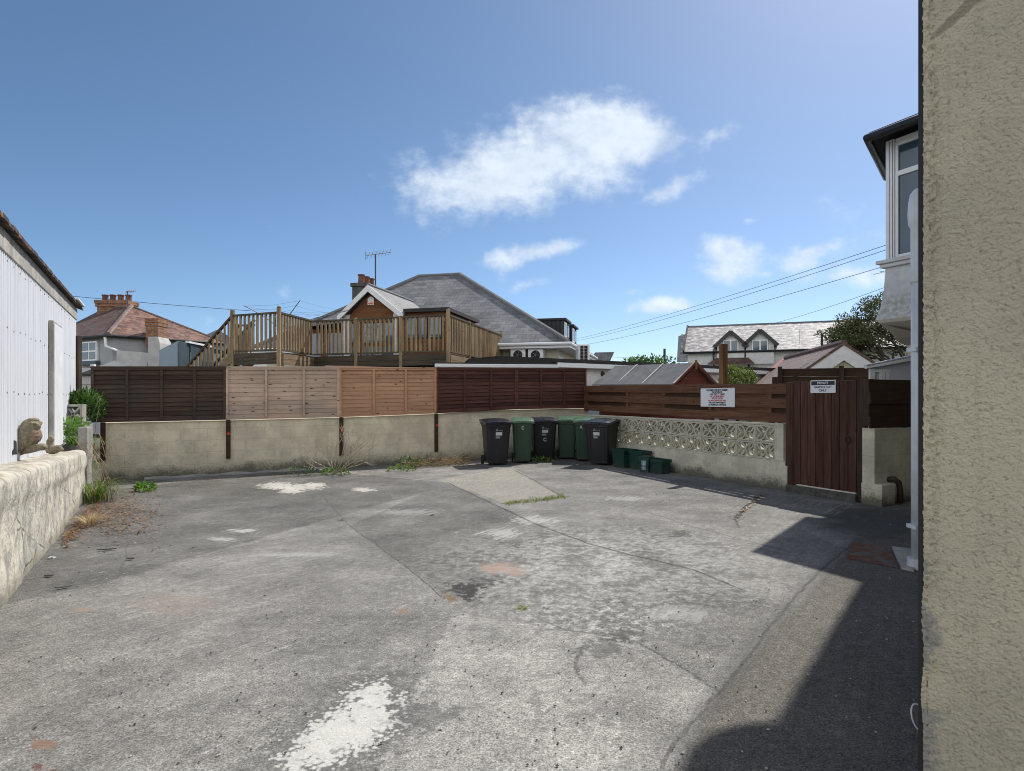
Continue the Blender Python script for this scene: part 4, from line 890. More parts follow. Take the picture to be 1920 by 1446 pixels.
# ================================================================ house on the right
def house():
    C0 = (ray(1730)*1.80, 1.80); d = (.6, .8)
    WG = Fr(C0, d)              # wing side wall: u away from camera, v to the left (yard side)
    t = thing('house', 'cream roughcast house with a first floor bay window on the right', 'house', (C0[0], C0[1], 0))
    # near roughcast wall facing the camera: real relief
    RF = Fr(C0, (1, -.05)); wid, ht = .95, 3.4
    m = MB(RF)
    def f(a, b):
        u = wid*a*a*.55 + wid*a*.45; z = -.05 + ht*b; p = Vector((u, z, 0))
        k1 = mnoise.noise(p*72); k2 = mnoise.noise(p*125 + Vector((3, 1, 7)))
        dd = .020*k1 - .012*(abs(k1)-.2) + .016*k2 + .004*mnoise.noise(p*9) + .010*mnoise.noise(p*1.7)
        dd *= .3 + .7*min(1, u/.05)
        # chips and gouges near the corner
        for (cu, cz, ru, rz) in ((.03, .62, .05, .10), (.02, .86, .03, .12), (.09, 2.62, .05, .02), (.26, .30, .09, .06)):
            k = 1 - math.hypot((u-cu)/ru, (z-cz)/rz)
            if k > 0: dd -= .012*min(1, k*2.5)
        e = .012*(1-min(1, u/.02)) + .004*mnoise.noise((z*30, 5, 0))*(1-min(1, u/.015))
        return (u + .0045, e*.4 - dd, z)
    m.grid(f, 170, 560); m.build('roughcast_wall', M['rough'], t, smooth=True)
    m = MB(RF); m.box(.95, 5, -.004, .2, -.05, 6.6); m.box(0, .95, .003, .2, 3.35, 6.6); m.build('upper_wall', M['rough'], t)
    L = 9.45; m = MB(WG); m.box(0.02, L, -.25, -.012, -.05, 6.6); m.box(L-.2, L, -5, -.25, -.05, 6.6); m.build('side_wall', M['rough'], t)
    m = MB(); m.box(1.2252, 1.26, 1.83, 1.85, -.05, 4.2); m.build('dark_edge_strip', M['rubber'], t)  # added black strip, stands in for the shaded edge beside the wall
    m = MB(WG); m.box(.0, L+.02, -5.2, .17, 6.6, 6.70); m.build('wing_roof', M['bitumen'], t)
    # soil pipe on a boxed chase
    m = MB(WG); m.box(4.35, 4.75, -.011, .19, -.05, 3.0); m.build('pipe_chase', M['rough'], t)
    p = Vector((*G(1721, 1066), 0)); m = MB(lambda q: p + Vector(q))
    m.tube([(0, 0, .0), (0, 0, .09)], [.085, .08], 14); m.build('pipe_foot', M['pipe_w'], t, smooth=False)
    m = MB(lambda q: p + Vector(q)); m.tube([(0, 0, .09), (0, 0, 2.55)], .052, 14); m.build('soil_pipe', M['pipe_w'], t, smooth=True)
    m = MB(lambda q: p + Vector(q)); m.lathe((0, 0, 0), [(.056, 2.5), (.066, 2.52), (.066, 2.62), (.056, 2.64), (.056, 2.98), (.064, 3.0), (.075, 3.02), (.078, 3.10), (.074, 3.2), (.06, 3.28), (.03, 3.32), (.01, 3.33)], 16); m.build('vent_cowl', M['pipe_w'], t, smooth=True)
    for z in (.35, 1.9): m = MB(lambda q: p + Vector(q)); m.box(-.06, .14, -.065, .065, z, z+.035); m.build('pipe_bracket', M['pipe_w'], t)
    m = MB(WG); ring = [(1.33+.045*math.cos(a*math.pi/10), .02+.05*abs(math.sin(a*math.pi/20)), 0) for a in range(21)]
    q = W(1722, 1345, 2.62); m = MB(lambda r: q + Vector(r)); m.tube([(.028*math.cos(a*math.pi/10), .02*math.sin(a*math.pi/10), .048*math.sin(a*math.pi/10)) for a in range(21)], .0035, 6, False); m.build('cable_loop', M['white'], t, smooth=True)
    # main block with the bay
    K = (5.846, 9.6); e = (.45, -.893); BY = Fr(K, e)      # u towards the camera along the bay front, v away from the yard
    m = MB(BY); zs, zh = 3.64, 5.50
    cant = Fr(K, (.61, .79)); m2 = MB(cant)
    m.box(.0, .135, 0, .1, zs, zh); m.box(.135, 1.9, .03, .1, 5.44, zh); m.box(1.7, 1.9, 0, .1, zs, 5.44); m.build('bay_pilaster', M['upvc'], t, bevel=.008)
    m = MB(BY); m.box(.06, .064, -.012, -.001, zs, zh); m.box(.11, .114, -.012, -.001, zs, zh); m.build('pilaster_groove', M['grey_metal'], t)
    m = MB(cant); m.box(.12, 2.0, -.1, -.002, zs, zh); m.build('bay_side', M['upvc'], t)
    zt = 4.95; w = MB(BY)
    for (a, b, c_, d_) in ((.137, .18, zs, 5.44), (.18, 1.7, zs, zs+.06), (.18, 1.7, 5.38, 5.44), (.18, 1.7, zt-.04, zt+.04), (.95, 1.02, zs+.06, zt-.04), (.95, 1.02, zt+.04, 5.38)): w.box(a, b, .02, .09, c_, d_)
    fr = w.build('window_frame', M['upvc'], t, bevel=.006)
    m = MB(BY); m.box(.18, .95, .05, .055, zs+.06, zt-.04); m.build('pane', M['glass'], fr); m = MB(BY); m.box(.18, .95, .05, .055, zt+.04, 5.38); m.build('pane', M['glass'], fr); m = MB(BY); m.box(1.02, 1.7, .05, .055, zs+.06, 5.38); m.build('pane', M['glass'], fr)
    m = MB(BY); m.box(.28, 1.7, .16, .18, zs, 5.38); m.build('curtain', M['render_g'], t)
    m = MB(BY); m.box(-.10, 2.0, -.10, .1, zs-.06, zs-.004); m.box(-.06, 2.0, -.06, .1, zs-.12, zs-.062); m.build('sill', M['bay'], t, bevel=.01)
    # apron flares outward, then curves back under
    pr = [(-.00, zs-.122), (-.015, 3.2), (-.05, 2.9), (-.10, 2.71), (-.06, 2.66), (.25, 2.55), (.6, 2.46), (1.3, 2.40)]
    m = MB(BY); I = []
    for v, z in pr: I.append([m.v((0 + (v if v < 0 else v*.0) - (0.0) + (0 if v < 0 else v*-.35), v, z)), m.v((2.0, v, z))])
    for a, b in zip(I, I[1:]): m.Fc.append([a[0], a[1], b[1], b[0]]); m.mi.append(0)
    m.build('bay_apron', M['bay'], t)
    m = MB(cant); I = []
    for v, z in pr: I.append([m.v((0 if v >= 0 else -.0, -min(v, 0)*1.0 - max(v, 0)*.9, z)), m.v((2.1, -min(v, 0) - max(v, 0)*.9, z))])
    for a, b in zip(I, I[1:]): m.Fc.append([a[0], a[1], b[1], b[0]]); m.mi.append(0)
    m.build('bay_apron', M['bay'], t)
    Rp = BY((0, 0, 0)); gc = Vector((5.53, 9.5, 0)); g2 = gc + Vector((.61, .79, 0))*2.1; g1 = gc + Vector((.45, -.893, 0))*2.3; rr = Vector((8.6, 9.8, 0)); r2 = Vector((8.6, 11.4, 0))
    m = MB(); z0, z1 = 5.52, 5.60
    m.hexa([(*g2.xy, z0), (*gc.xy, z0), (*rr.xy, z0+.6), (*r2.xy, z0+.6), (*g2.xy, z1), (*gc.xy, z1), (*rr.xy, z1+.62), (*r2.xy, z1+.62)])
    m.hexa([(*gc.xy, z0), (*g1.xy, z0), (8.6, 7.2, z0+.6), (*rr.xy, z0+.6), (*gc.xy, z1), (*g1.xy, z1), (8.6, 7.2, z1+.62), (*rr.xy, z1+.62)])
    m.build('bay_roof', M['bitumen'], t)
    m = MB(); off = Vector((-.05, -.03, 0)); m.tube([g2 + Vector((0, 0, 5.50)), gc + off + Vector((0, 0, 5.50)), g1 + Vector((0, 0, 5.50))], .062, 10); m.build('gutter', M['black'], t, smooth=True)
    # body of the house behind the bay
    MW = Fr((7.22, 11.2), e); m = MB(MW); m.box(0, 3.2, 0, 6, 0, 5.9); m.build('main_wall', M['render_c'], t)
    m = MB(MW); m.box(-.2, 3.4, -.2, 6.2, 5.9, 6.02); m.build('main_roof', M['bitumen'], t)
    # dish added out of view, shaped to cast the rounded yard shadow
    ds = thing('shadow_caster_dish', 'added grey dish out of view that casts the rounded shadow on the yard', 'satellite dish', (4.66, 6.5, 6.4))
    c = Vector((4.63, 6.50, 6.4)); dirn = Vector((.3, .8, .45)).normalized(); x = dirn.cross(Vector((0, 0, 1))).normalized(); y = x.cross(dirn); m = MB(lambda p: c + x*p[0] + y*p[1] + dirn*p[2])
    m.grid(lambda a, b: (.33*a*math.cos(b*2*math.pi), .36*a*math.sin(b*2*math.pi), .09*a*a), 6, 28); m.build('dish', M['grey_metal'], ds, smooth=True)
    m = MB(lambda p: c + x*p[0] + y*p[1] + dirn*p[2]); m.tube([(0, -.33, .08), (0, -.2, .36)], .012, 6); m.tube([(0, 0, -.02), (0, -.05, -.12)], .03, 8); m.build('arm', M['grey_metal'], ds)
    m = MB(); m.tube([c - dirn*.1, c + Vector((.05, -.1, -.35)), c + Vector((.3, -.1, -.4))], .02, 8); m.build('bracket', M['grey_metal'], ds)
    # inspection cover in the shade
    P = [Vector((*G(*q), 0)) for q in ((1600, 1018), (1668, 1028), (1684, 1066), (1588, 1048))]
    mc = thing('inspection_cover', 'rust-stained square drain cover in the shade by the white pipe', 'drain cover', P[0])
    m = MB(); cpt = sum(P, Vector())/4; o_ = [cpt + (p-cpt)*1.0 for p in P]; m.prism([(p.x, p.y, .004) for p in o_], (0, 0, .008)); m.build('cover', M['rust'], mc)
    P2 = [Vector((*G(*q), 0)) for q in ((1672, 1028), (1712, 1034), (1714, 1074), (1690, 1068))]
    m = MB(); m.prism([(p.x, p.y, .003) for p in P2], (0, 0, .02)); m.build('concrete_surround', M['conc'], mc)
# ================================================================ timber deck
DK = Fr((-1.77, 17.0), (-.9405, .3399))      # u along the front to the left, v towards the camera side is negative? (n points away-right)
def deck():
    t = thing('timber_deck', 'raised timber sun deck with slatted balustrade and stairs behind the panel fences', 'deck', (-1.77, 17, 2.4))
    fl, zr, zb = 2.72, 3.80, 2.42
    A = Vector((-1.77, 17.0)); sd = Vector((.238, .971)); fd = Vector((-.9405, .3399))
    B = Vector(W(588, 0, 18.45).xy); Cc = Vector(W(523, 0, 16.5).xy); Dd = Vector(W(436, 0, 17.15).xy); E = A + sd*5.75
    bal = []
    def run(p, q, nposts, end_posts=(True, True), beam=M['deck_d'], zoff=0.0, balm=M['deck'], railm=M['rail'], step=.142):
        L = (q-p).length; d = (q-p)/L; n = int(L/step)
        m = MB(); m.bar((*p, zr-.02), (*q, zr-.02), .085, .045); m.build('hand_rail', railm, t)
        m = MB(); m.bar((*p, fl+.06), (*q, fl+.06), .06, .045); m.build('bottom_rail', railm, t)
        for k in range(2):
            m = MB(); z = fl - .03 - k*.15; m.bar((*p, z-.07), (*q, z-.07), .05, .143); m.build('fascia_board', beam, t)
        for i in range(1, n):
            c = p + d*L*i/n; bal.append((c, d))
        for k in range(nposts+1):
            if (k == 0 and not end_posts[0]) or (k == nposts and not end_posts[1]): continue
            c = p + d*L*k/nposts; post(c, zr + (.13 if k in (0, nposts) else .0))
    def post(c, z, w=.095, zb=2.30):
        m = MB(); m.box(c.x-w/2, c.x+w/2, c.y-w/2, c.y+w/2, zb, z-.02); m.lathe((c.x, c.y, z-.02), [(w*.62, 0), (w*.62, .015), (w*.45, .03), (w*.1, .05)], 10); m.build('post', M['deck'], t, bevel=.004)
    run(A, B, 3, (True, False)); run(B, Cc, 1, (False, True), M['deck_m']); run(Cc, Dd, 1, (False, True)); run(A, E, 3, (False, True), M['deck_m'])
    # balusters: one mesh, copied
    me = None
    for c, d in bal:
        if me is None:
            m = MB(); m.box(-.027, .027, -.024, .024, 0, zr-.04 - (fl+.08)); o = m.build('baluster', M['deck'], None); me = o.data
        else: o = bpy.data.objects.new('baluster', me); COL.objects.link(o)
        o.parent = t; o.location = Vector((c.x, c.y, fl+.08)) - Vector(t.location); o.rotation_euler = (0, 0, math.atan2(d.y, d.x))
    m = MB(); m.prism([(*p, fl-.03) for p in (A, E, E + fd*6.5, Dd + sd*3, Dd, Cc, B)], (0, 0, .028)); m.build('deck_floor', M['deck_d'], t)
    for p in (A, B, Cc, Dd, E, (A+B)/2): m = MB(); m.box(p.x-.06, p.x+.06, p.y+.06, p.y+.18, 0, fl-.04); m.build('support_post', M['postd'], t)
    # stairs running down to the left
    sl = Vector((-.955, .297)); T0 = Dd; run_ = 1.75; drop = 1.55
    for off, nm in ((0.0, 0), (1.0, 1)):
        p = T0 + sd*off*.95; q = p + sl*run_
        m = MB(); m.bar((*p, zr-.02), (*q, zr-.02-drop), .085, .05); m.build('stair_rail', M['deck_d'] if off == 0 else M['rail'], t)
        m = MB(); m.bar((*p, fl-.08), (*q, fl-.08-drop), .05, .22); m.build('stringer', M['deck_m'], t)
        n = 13
        for i in range(1, n):
            c = p + sl*run_*i/n; zt = zr-.05 - drop*i/n; m = MB(); m.box(c.x-.021, c.x+.021, c.y-.021, c.y+.021, fl+.04-drop*i/n, zt); m.build('baluster', M['deck'], t)
        if off: post(p + sl*.62, zr-.12, zb=1.8); m = MB(); m.bar((*p, zr-.17), (*(p + sl*.62), zr-.17), .08, .045); m.build('hand_rail', M['rail'], t)
        else: post(q, zr-drop+.1, zb=.4)
    for i in range(8):
        c = T0 + sl*(.11+.22*i); m = MB(); z = fl - .19*(i+1); m.hexa([(*(c), z), (*(c+sl*.24), z), (*(c+sl*.24+sd*.95), z), (*(c+sd*.95), z), (*(c), z+.035), (*(c+sl*.24), z+.035), (*(c+sl*.24+sd*.95), z+.035), (*(c+sd*.95), z+.035)]); m.build('tread', M['deck_m'], t)
    # rotary drier
    r = thing('rotary_drier', 'rotary washing line with raised arms standing on the timber deck', 'washing line', W(528, 640, 18.6))
    b = W(528, 640, 18.6); hub = Vector((b.x, b.y, Z(603, 18.6))); m = MB(); m.tube([(b.x, b.y, fl), tuple(hub)], .022, 8); m.build('pole', M['post_grey'], r)
    tips = [W(457, 573, 17.6), W(563, 563, 18.0), W(655, 582, 19.6), W(545, 585, 20.4)]
    for p in tips: m = MB(); m.tube([hub - Vector((0, 0, .25)), hub + (p-hub)*.5 + Vector((0, 0, -.06)), p], .013, 6); m.build('arm', M['post_grey'], r)
    m = MB()
    for k in (.55, .75, .97):
        for i in range(4):
            a, c = hub + (tips[i]-hub)*k, hub + (tips[(i+1) % 4]-hub)*k; m.tube([a, (a+c)/2 - Vector((0, 0, .05)), c], .0025, 4, False)
    m.build('line', M['cable'], r)
    # small things on the garage roof under the deck
def garages():
    g = thing('flat_roof_garage', 'low dark felt-roofed garage under the timber deck', 'garage', W(900, 690, 16))
    p0 = W(812, 690, 16.3); p1 = W(1046, 690, 16.8); fr = Fr(p0.xy, (p1-p0).xy); L = fr.u(1046); z = Z(686, 16.8)
    m = MB(fr); m.box(0.1, L, .06, 2.0, 0, z-.02); m.build('wall', M['render_w'], g)
    m = MB(fr); m.box(0, L-.0, .03, 2.2, z+.03, z+.07); m.box(fr.u(880, .5), L-.05, .5, 2.2, z+.075, z+.21); m.build('roof', M['bitumen'], g)
    m = MB(fr); m.box(fr.u(815), L, -.10, .0, z-.06, z+.025); m.build('gutter', M['upvc'], g, bevel=.01)
    R = Fr(W(1046, 681, 18.5).xy, (.83, .557)); z = Z(683.5, 18.5); ue = R.u(1470)
    g = thing('garage_row', 'row of white flat-roofed garages with grey doors behind the red shed', 'garage', R((0, 0, 0)))
    m = MB(R); m.box(-1.9, ue, .1, 6, 0, z-.06); m.build('wall', M['render_w'], g)
    m = MB(R); m.box(-2.2, ue+.2, -.12, 6.3, z+.06, z+.17); m.build('roof', M['bitumen'], g)
    m = MB(R); m.box(-.1, ue+.1, -.12, -.02, z-.09, z+.055); m.build('gutter', M['upvc'], g, bevel=.015)
    n = 5; w = (ue+.4)/n
    for i in range(n):
        m = MB(R); a = .25 + i*w; m.box(a, a+w-.5, .06, .096, 0, z-.62); d = m.build('garage_door', M['steel_blue'] if i % 2 == 0 else M['white'], g)
        m = MB(R); m.box(a+.2, a+.6, .02, .055, .9, .94); m.build('handle', M['dark_metal'], d)
    for px in (1080, 1130, 1408):
        u = R.u(px, .09); m = MB(R); m.prism([(u+.085*math.cos(k*.7854), .098, z-.24+.085*math.sin(k*.7854)) for k in range(8)], (0, -.02, 0)); m.build('vent', M['dark_metal'], g)
    # roof-top unit
    def W2(px, py): return W(px, py, 20.6)
    a = thing('air_conditioner', 'tall white air conditioning unit end-on on the garage roof', 'air conditioner', W2(1094, 676)); p = W2(1084, 678); q = W2(1105, 646); zf = p.z-.15
    m = MB(); m.box(p.x, q.x, 20.5, 21.4, zf, q.z); m.build('casing', M['upvc'], a, bevel=.02)
    for i in range(5):
        for k in range(2):
            w = (q.x-p.x); x0 = p.x + .06 + k*w*.36; m = MB(); zz = zf+.16 + i*(q.z-zf-.2)/5; m.box(x0, x0+w*.28, 20.482, 20.498, zz, zz+.09); m.build('grille', M['dark_metal'], a)
def big_house():
    O = (-4.72, 20.5); B = Fr(O, (.971, -.238))
    t = thing('slate_house', 'house with a broad grey slate hip roof behind the timber deck', 'house', (*O, 0))
    ze, zr = 3.47, 6.92; EL_, ER = -6.6, 6.23; vf, vb, vr = 2.7, 11.3, 7.0; r0, r1 = -1.17, .766
    th = .10
    def slab(name, P, mat):
        m = MB(B); m.prism([(p[0], p[1], p[2]-th) for p in P], (0, 0, th)); return m.build(name, mat, t)
    slab('roof_front', [(EL_, vf, ze), (ER, vf, ze), (r1, vr, zr), (r0, vr, zr)], M['slate']); slab('roof_right', [(ER, vf+.002, ze), (ER, vb, ze), (r1, vr, zr)], M['slate']); slab('roof_left', [(EL_, vb, ze), (EL_, vf+.002, ze), (r0, vr, zr)], M['slate'])
    slab('roof_back', [(ER, vb, ze), (EL_, vb, ze), (r0, vr, zr), (r1, vr, zr)], M['slate'])
    m = MB(B); m.tube([(EL_, vf, ze+.02), (r0, vr, zr+.02), (r1, vr, zr+.02), (ER, vf, ze+.02)], .085, 6); m.tube([(r1, vr, zr), (ER, vb, ze)], .085, 6); m.build('ridge_tiles', M['felt'], t)
    m = MB(B); m.box(EL_+.4, ER-.45, vf+.42, vb-.4, 0, ze-.05); m.build('wall', M['render_c'], t)
    m = MB(B); m.box(EL_, ER+.02, vf-.09, vf-.0, ze-.22, ze-.04); m.box(EL_, ER+.02, vf, vf+.44, ze-.24, ze-.20); m.box(ER+.0, ER+.09, vf-.09, vb, ze-.22, ze-.04); m.box(ER-.45, ER, vf+.44, vb, ze-.24, ze-.2); m.build('fascia', M['upvc'], t)
    m = MB(B); m.tube([(EL_, vf-.14, ze-.08), (ER+.14, vf-.14, ze-.08), (ER+.14, vb, ze-.08)], .055, 8); m.build('gutter', M['upvc'], t)
    # side-wall door recess on the right
    for k in range(2):
        m = MB(B); m.box(ER-.449, ER-.43, vf+.7+k*1.6, vf+1.7+k*1.6, 1.2, 3.0); w = m.build('window', M['upvc'], t); m = MB(B); m.box(ER-.428, ER-.42, vf+.78+k*1.6, vf+1.62+k*1.6, 1.3, 2.9); m.build('pane', M['glass'], w)
    # box dormers on the right slope
    for v in (4.6, 6.75):
        a, b = 4.15, 5.78; m = MB(B); m.box(a, b, v, v+1.35, 3.55, 4.47); d = m.build('dormer', M['dormer'], t); m = MB(B); m.box(a-.2, b+.1, v-.06, v+1.41, 4.47, 4.55); m.build('dormer_roof', M['bitumen'], d)
        for k in range(2):
            m = MB(B); y = v+.1+k*.6; m.box(b, b+.03, y, y+.55, 3.82, 4.42); m.build('window_frame', M['upvc' if k == 0 else 'brownwood'], d); m = MB(B); m.box(b+.031, b+.036, y+.07, y+.48, 3.9, 4.35); m.build('pane', M['glass'], d)
    # gabled porch
    za, zf = 5.22, 4.34; ul, ur = -.98, 1.12; gl = 3.5; uc = .0
    m = MB(B); 
    def gslab(u, z, name, mat):
        q = MB(B); q.hexa([(uc, -.18, za-.06), (u, -.18, z-.06), (u, gl if u > 0 else gl, z-.06), (uc, gl, za-.06), (uc, -.18, za), (u, -.18, z), (u, gl, z), (uc, gl, za)]); return q.build(name, mat, t)
    gslab(ur+.12, zf-.10, 'porch_roof', M['slate_l']); gslab(ul-.12, zf-.10, 'porch_roof', M['slate_l'])
    for u, z in ((ur+.14, zf-.14), (ul-.14, zf-.14)):
        q = MB(B); q.prism([(uc, -.235, za-.0), (u, -.235, z+.02), (u, -.235, z-.17), (uc, -.235, za-.22)], (0, .05, 0)); q.build('bargeboard', M['white'], t)
    m = MB(B); m.tube([(uc, -.2, za+.02), (uc, gl, za+.02)], .05, 6); m.build('ridge_tiles', M['felt'], t)
    q = MB(B); q.prism([(uc, .0, za-.2), (ur-.1, .0, zf-.18), (ur-.1, 0, 4.02), (ul+.1, 0, 4.02), (ul+.1, .0, zf-.18)], (0, .06, 0)); q.build('gable_boarding', M['brownwood'], t)
    for a, b in ((ul, ul+.22), (ur-.28, ur)): q = MB(B); q.box(a, b, -.05, .2, 2.72, 4.28); q.build('porch_column', M['render_w'], t)
    q = MB(B); q.box(ul+.22, ur-.28, .06, .14, 2.72, 4.02); f = q.build('door_frame', M['brownwood'], t)
    for a, b in ((-.74, -.42), (-.34, .0), (.08, .40), (.48, .78)):
        q = MB(B); q.box(a, b, .045, .058, 3.32, 3.98); q.build('pane', M['glass'], f); q = MB(B); q.box(a, b, .045, .058, 2.8, 3.2); q.build('pane', M['glass'], f)
    q = MB(B); q.prism([(.04, -.03, 4.86), (-.02, -.03, 4.86), (-.10, -.03, 4.80), (-.10, -.03, 4.58), (.12, -.03, 4.58), (.12, -.03, 4.80)], (0, .055, 0)); al = q.build('alarm_box', M['white'], t)
    q = MB(B); q.box(-.07, .09, -.036, -.031, 4.60, 4.66); q.build('alarm_stripe', M['reflector'], al); q = MB(B); q.lathe((.0, -.05, 4.98), [(.02, 0), (.05, .02), (.05, .06), (.02, .08)], 10); q.build('lamp', M['upvc'], t)
    # flat-roofed dormer room right of the porch
    q = MB(B); q.box(ur+.02, 2.66, .03, 3.2, 2.72, 4.28); q.build('side_room', M['brownwood'], t); q = MB(B); q.box(ur+.1, 2.80, -.12, 3.3, 4.28, 4.40); q.build('side_room_roof', M['bitumen'], t)
    for a, b in ((1.26, 1.60), (1.68, 2.02), (2.10, 2.52)):
        q = MB(B); q.box(a, b, .0, .028, 3.42, 4.14); f = q.build('window', M['dark_metal'], t); q = MB(B); q.box(a+.03, b-.03, -.008, -.001, 3.46, 4.10); q.build('pane', M['glass'], f)
    # chimney
    cx = B.u(680, 2.3); zb = 4.0; zt = Z(533, B.Y(cx, 2.3)); m = MB(B); m.box(cx-.28, cx+.28, 2.0, 3.2, zb, zt-.14); m.box(cx-.33, cx+.33, 1.95, 3.25, zt-.14, zt); c = m.build('chimney', M['stack'], t, bevel=.015)
    for v in (2.2, 2.62, 3.0): m = MB(B); m.lathe(B((cx, v, zt)) if False else (cx, v, zt), [(.13, 0), (.12, .05), (.11, .28), (.135, .30), (.13, .34), (.08, .34)], 12); m.build('chimney_pot', M['terracotta'], c)
    # low wing on the left
    m = MB(B); m.prism([(-4.2, 1.6, 4.06), (-1.1, 1.2, 4.25), (-1.1, 4.6, 4.5), (-4.2, 4.6, 4.30)], (0, 0, .1)); m.build('low_roof', M['slate'], t)
    m = MB(B); m.box(-4.0, -1.15, 1.9, 4.4, 2.72, 4.05); w = m.build('low_wall', M['brownwood'], t)
    for a in (-3.6, -2.7, -1.9): m = MB(B); m.box(a, a+.6, 1.88, 1.899, 3.0, 3.9); m.build('pane', M['glass'], w)
    # aerial
    a = thing('tv_aerial', 'tall television aerial on a mast behind the white gable', 'aerial', W(704, 535, 23)); b = W(704, 537, 23); tp = W(704, 477, 23); m = MB(); m.tube([b, tp], .028, 6); m.build('mast', M['cable'], a)
    m = MB(); L, Rr = W(686, 479, 22.6), W(733, 473, 23.6); m.tube([L, Rr], .016, 6)
    for k in range(7): c = L + (Rr-L)*(.1 + k*.14); m.tube([c - Vector((.05, .12, .22))*.6, c + Vector((.05, .12, .22))*.6], .008, 4)
    m.tube([L + Vector((0, 0, .14)), L - Vector((0, 0, .16))], .012, 5); m.build('boom', M['cable'], a)
    # condensers under the eave
    for px0, px1, lab in ((957, 985, 'white air conditioning fan unit under the slate roof eave, nearer the deck'), (990, 1018, 'white air conditioning fan unit under the slate roof eave, right of its twin')):
        v = vf + .02; u0, u1 = B.u(px0, v), B.u(px1, v); Y = B.Y(u0, v); z0, z1 = Z(677, Y), Z(655, Y); a = thing('condenser', lab, 'air conditioner', B((u0, v, z0)), 'wall mounted air conditioning units')
        m = MB(B); m.box(u0, u1, v, v+.38, z0, z1); m.build('casing', M['upvc'], a, bevel=.012)
        c = ((u0+u1)/2, (z0+z1)/2); r = min(u1-u0, z1-z0)*.40
        m = MB(B); m.prism([(c[0]+r*math.cos(k*math.pi/9), v-.012, c[1]+r*math.sin(k*math.pi/9)) for k in range(18)], (0, .01, 0)); m.build('fan_guard', M['rubber'], a)
        m = MB(B)
        for k in range(5): q = k*math.pi*.4; m.bar((c[0], v-.018, c[1]), (c[0]+r*.9*math.cos(q), v-.018, c[1]+r*.9*math.sin(q)), .03, .008)
        m.build('fan', M['grey_metal'], a); m = MB(B); m.box(u0-.05, u0-.004, v+.05, v+.36, z0, z1-.03); m.build('side_grille', M['dark_metal'], a)
        m = MB(B); m.box(u0+.05, u0+.1, v+.05, v+.4, z0-.06, z0-.001); m.box(u1-.1, u1-.05, v+.05, v+.4, z0-.06, z0-.001); m.build('bracket', M['dark_metal'], a)
    # dark roof far behind
    h = thing('far_house', 'distant dark slate roof showing above the garages right of the white unit', 'house', W(1130, 690, 34)); P = [W(1103, 690, 34), W(1138, 690, 34), W(1152, 660, 34.3), W(1116, 661, 34.3)]
    m = MB(); m.prism(P, (0, .2, .0)); m.build('roof', M['slate'], h); m = MB(); c = W(1104, 690, 34.3); m.box(c.x, c.x+.9, 34.3, 38, 0, c.z+.1); m.build('wall', M['render_g'], h)
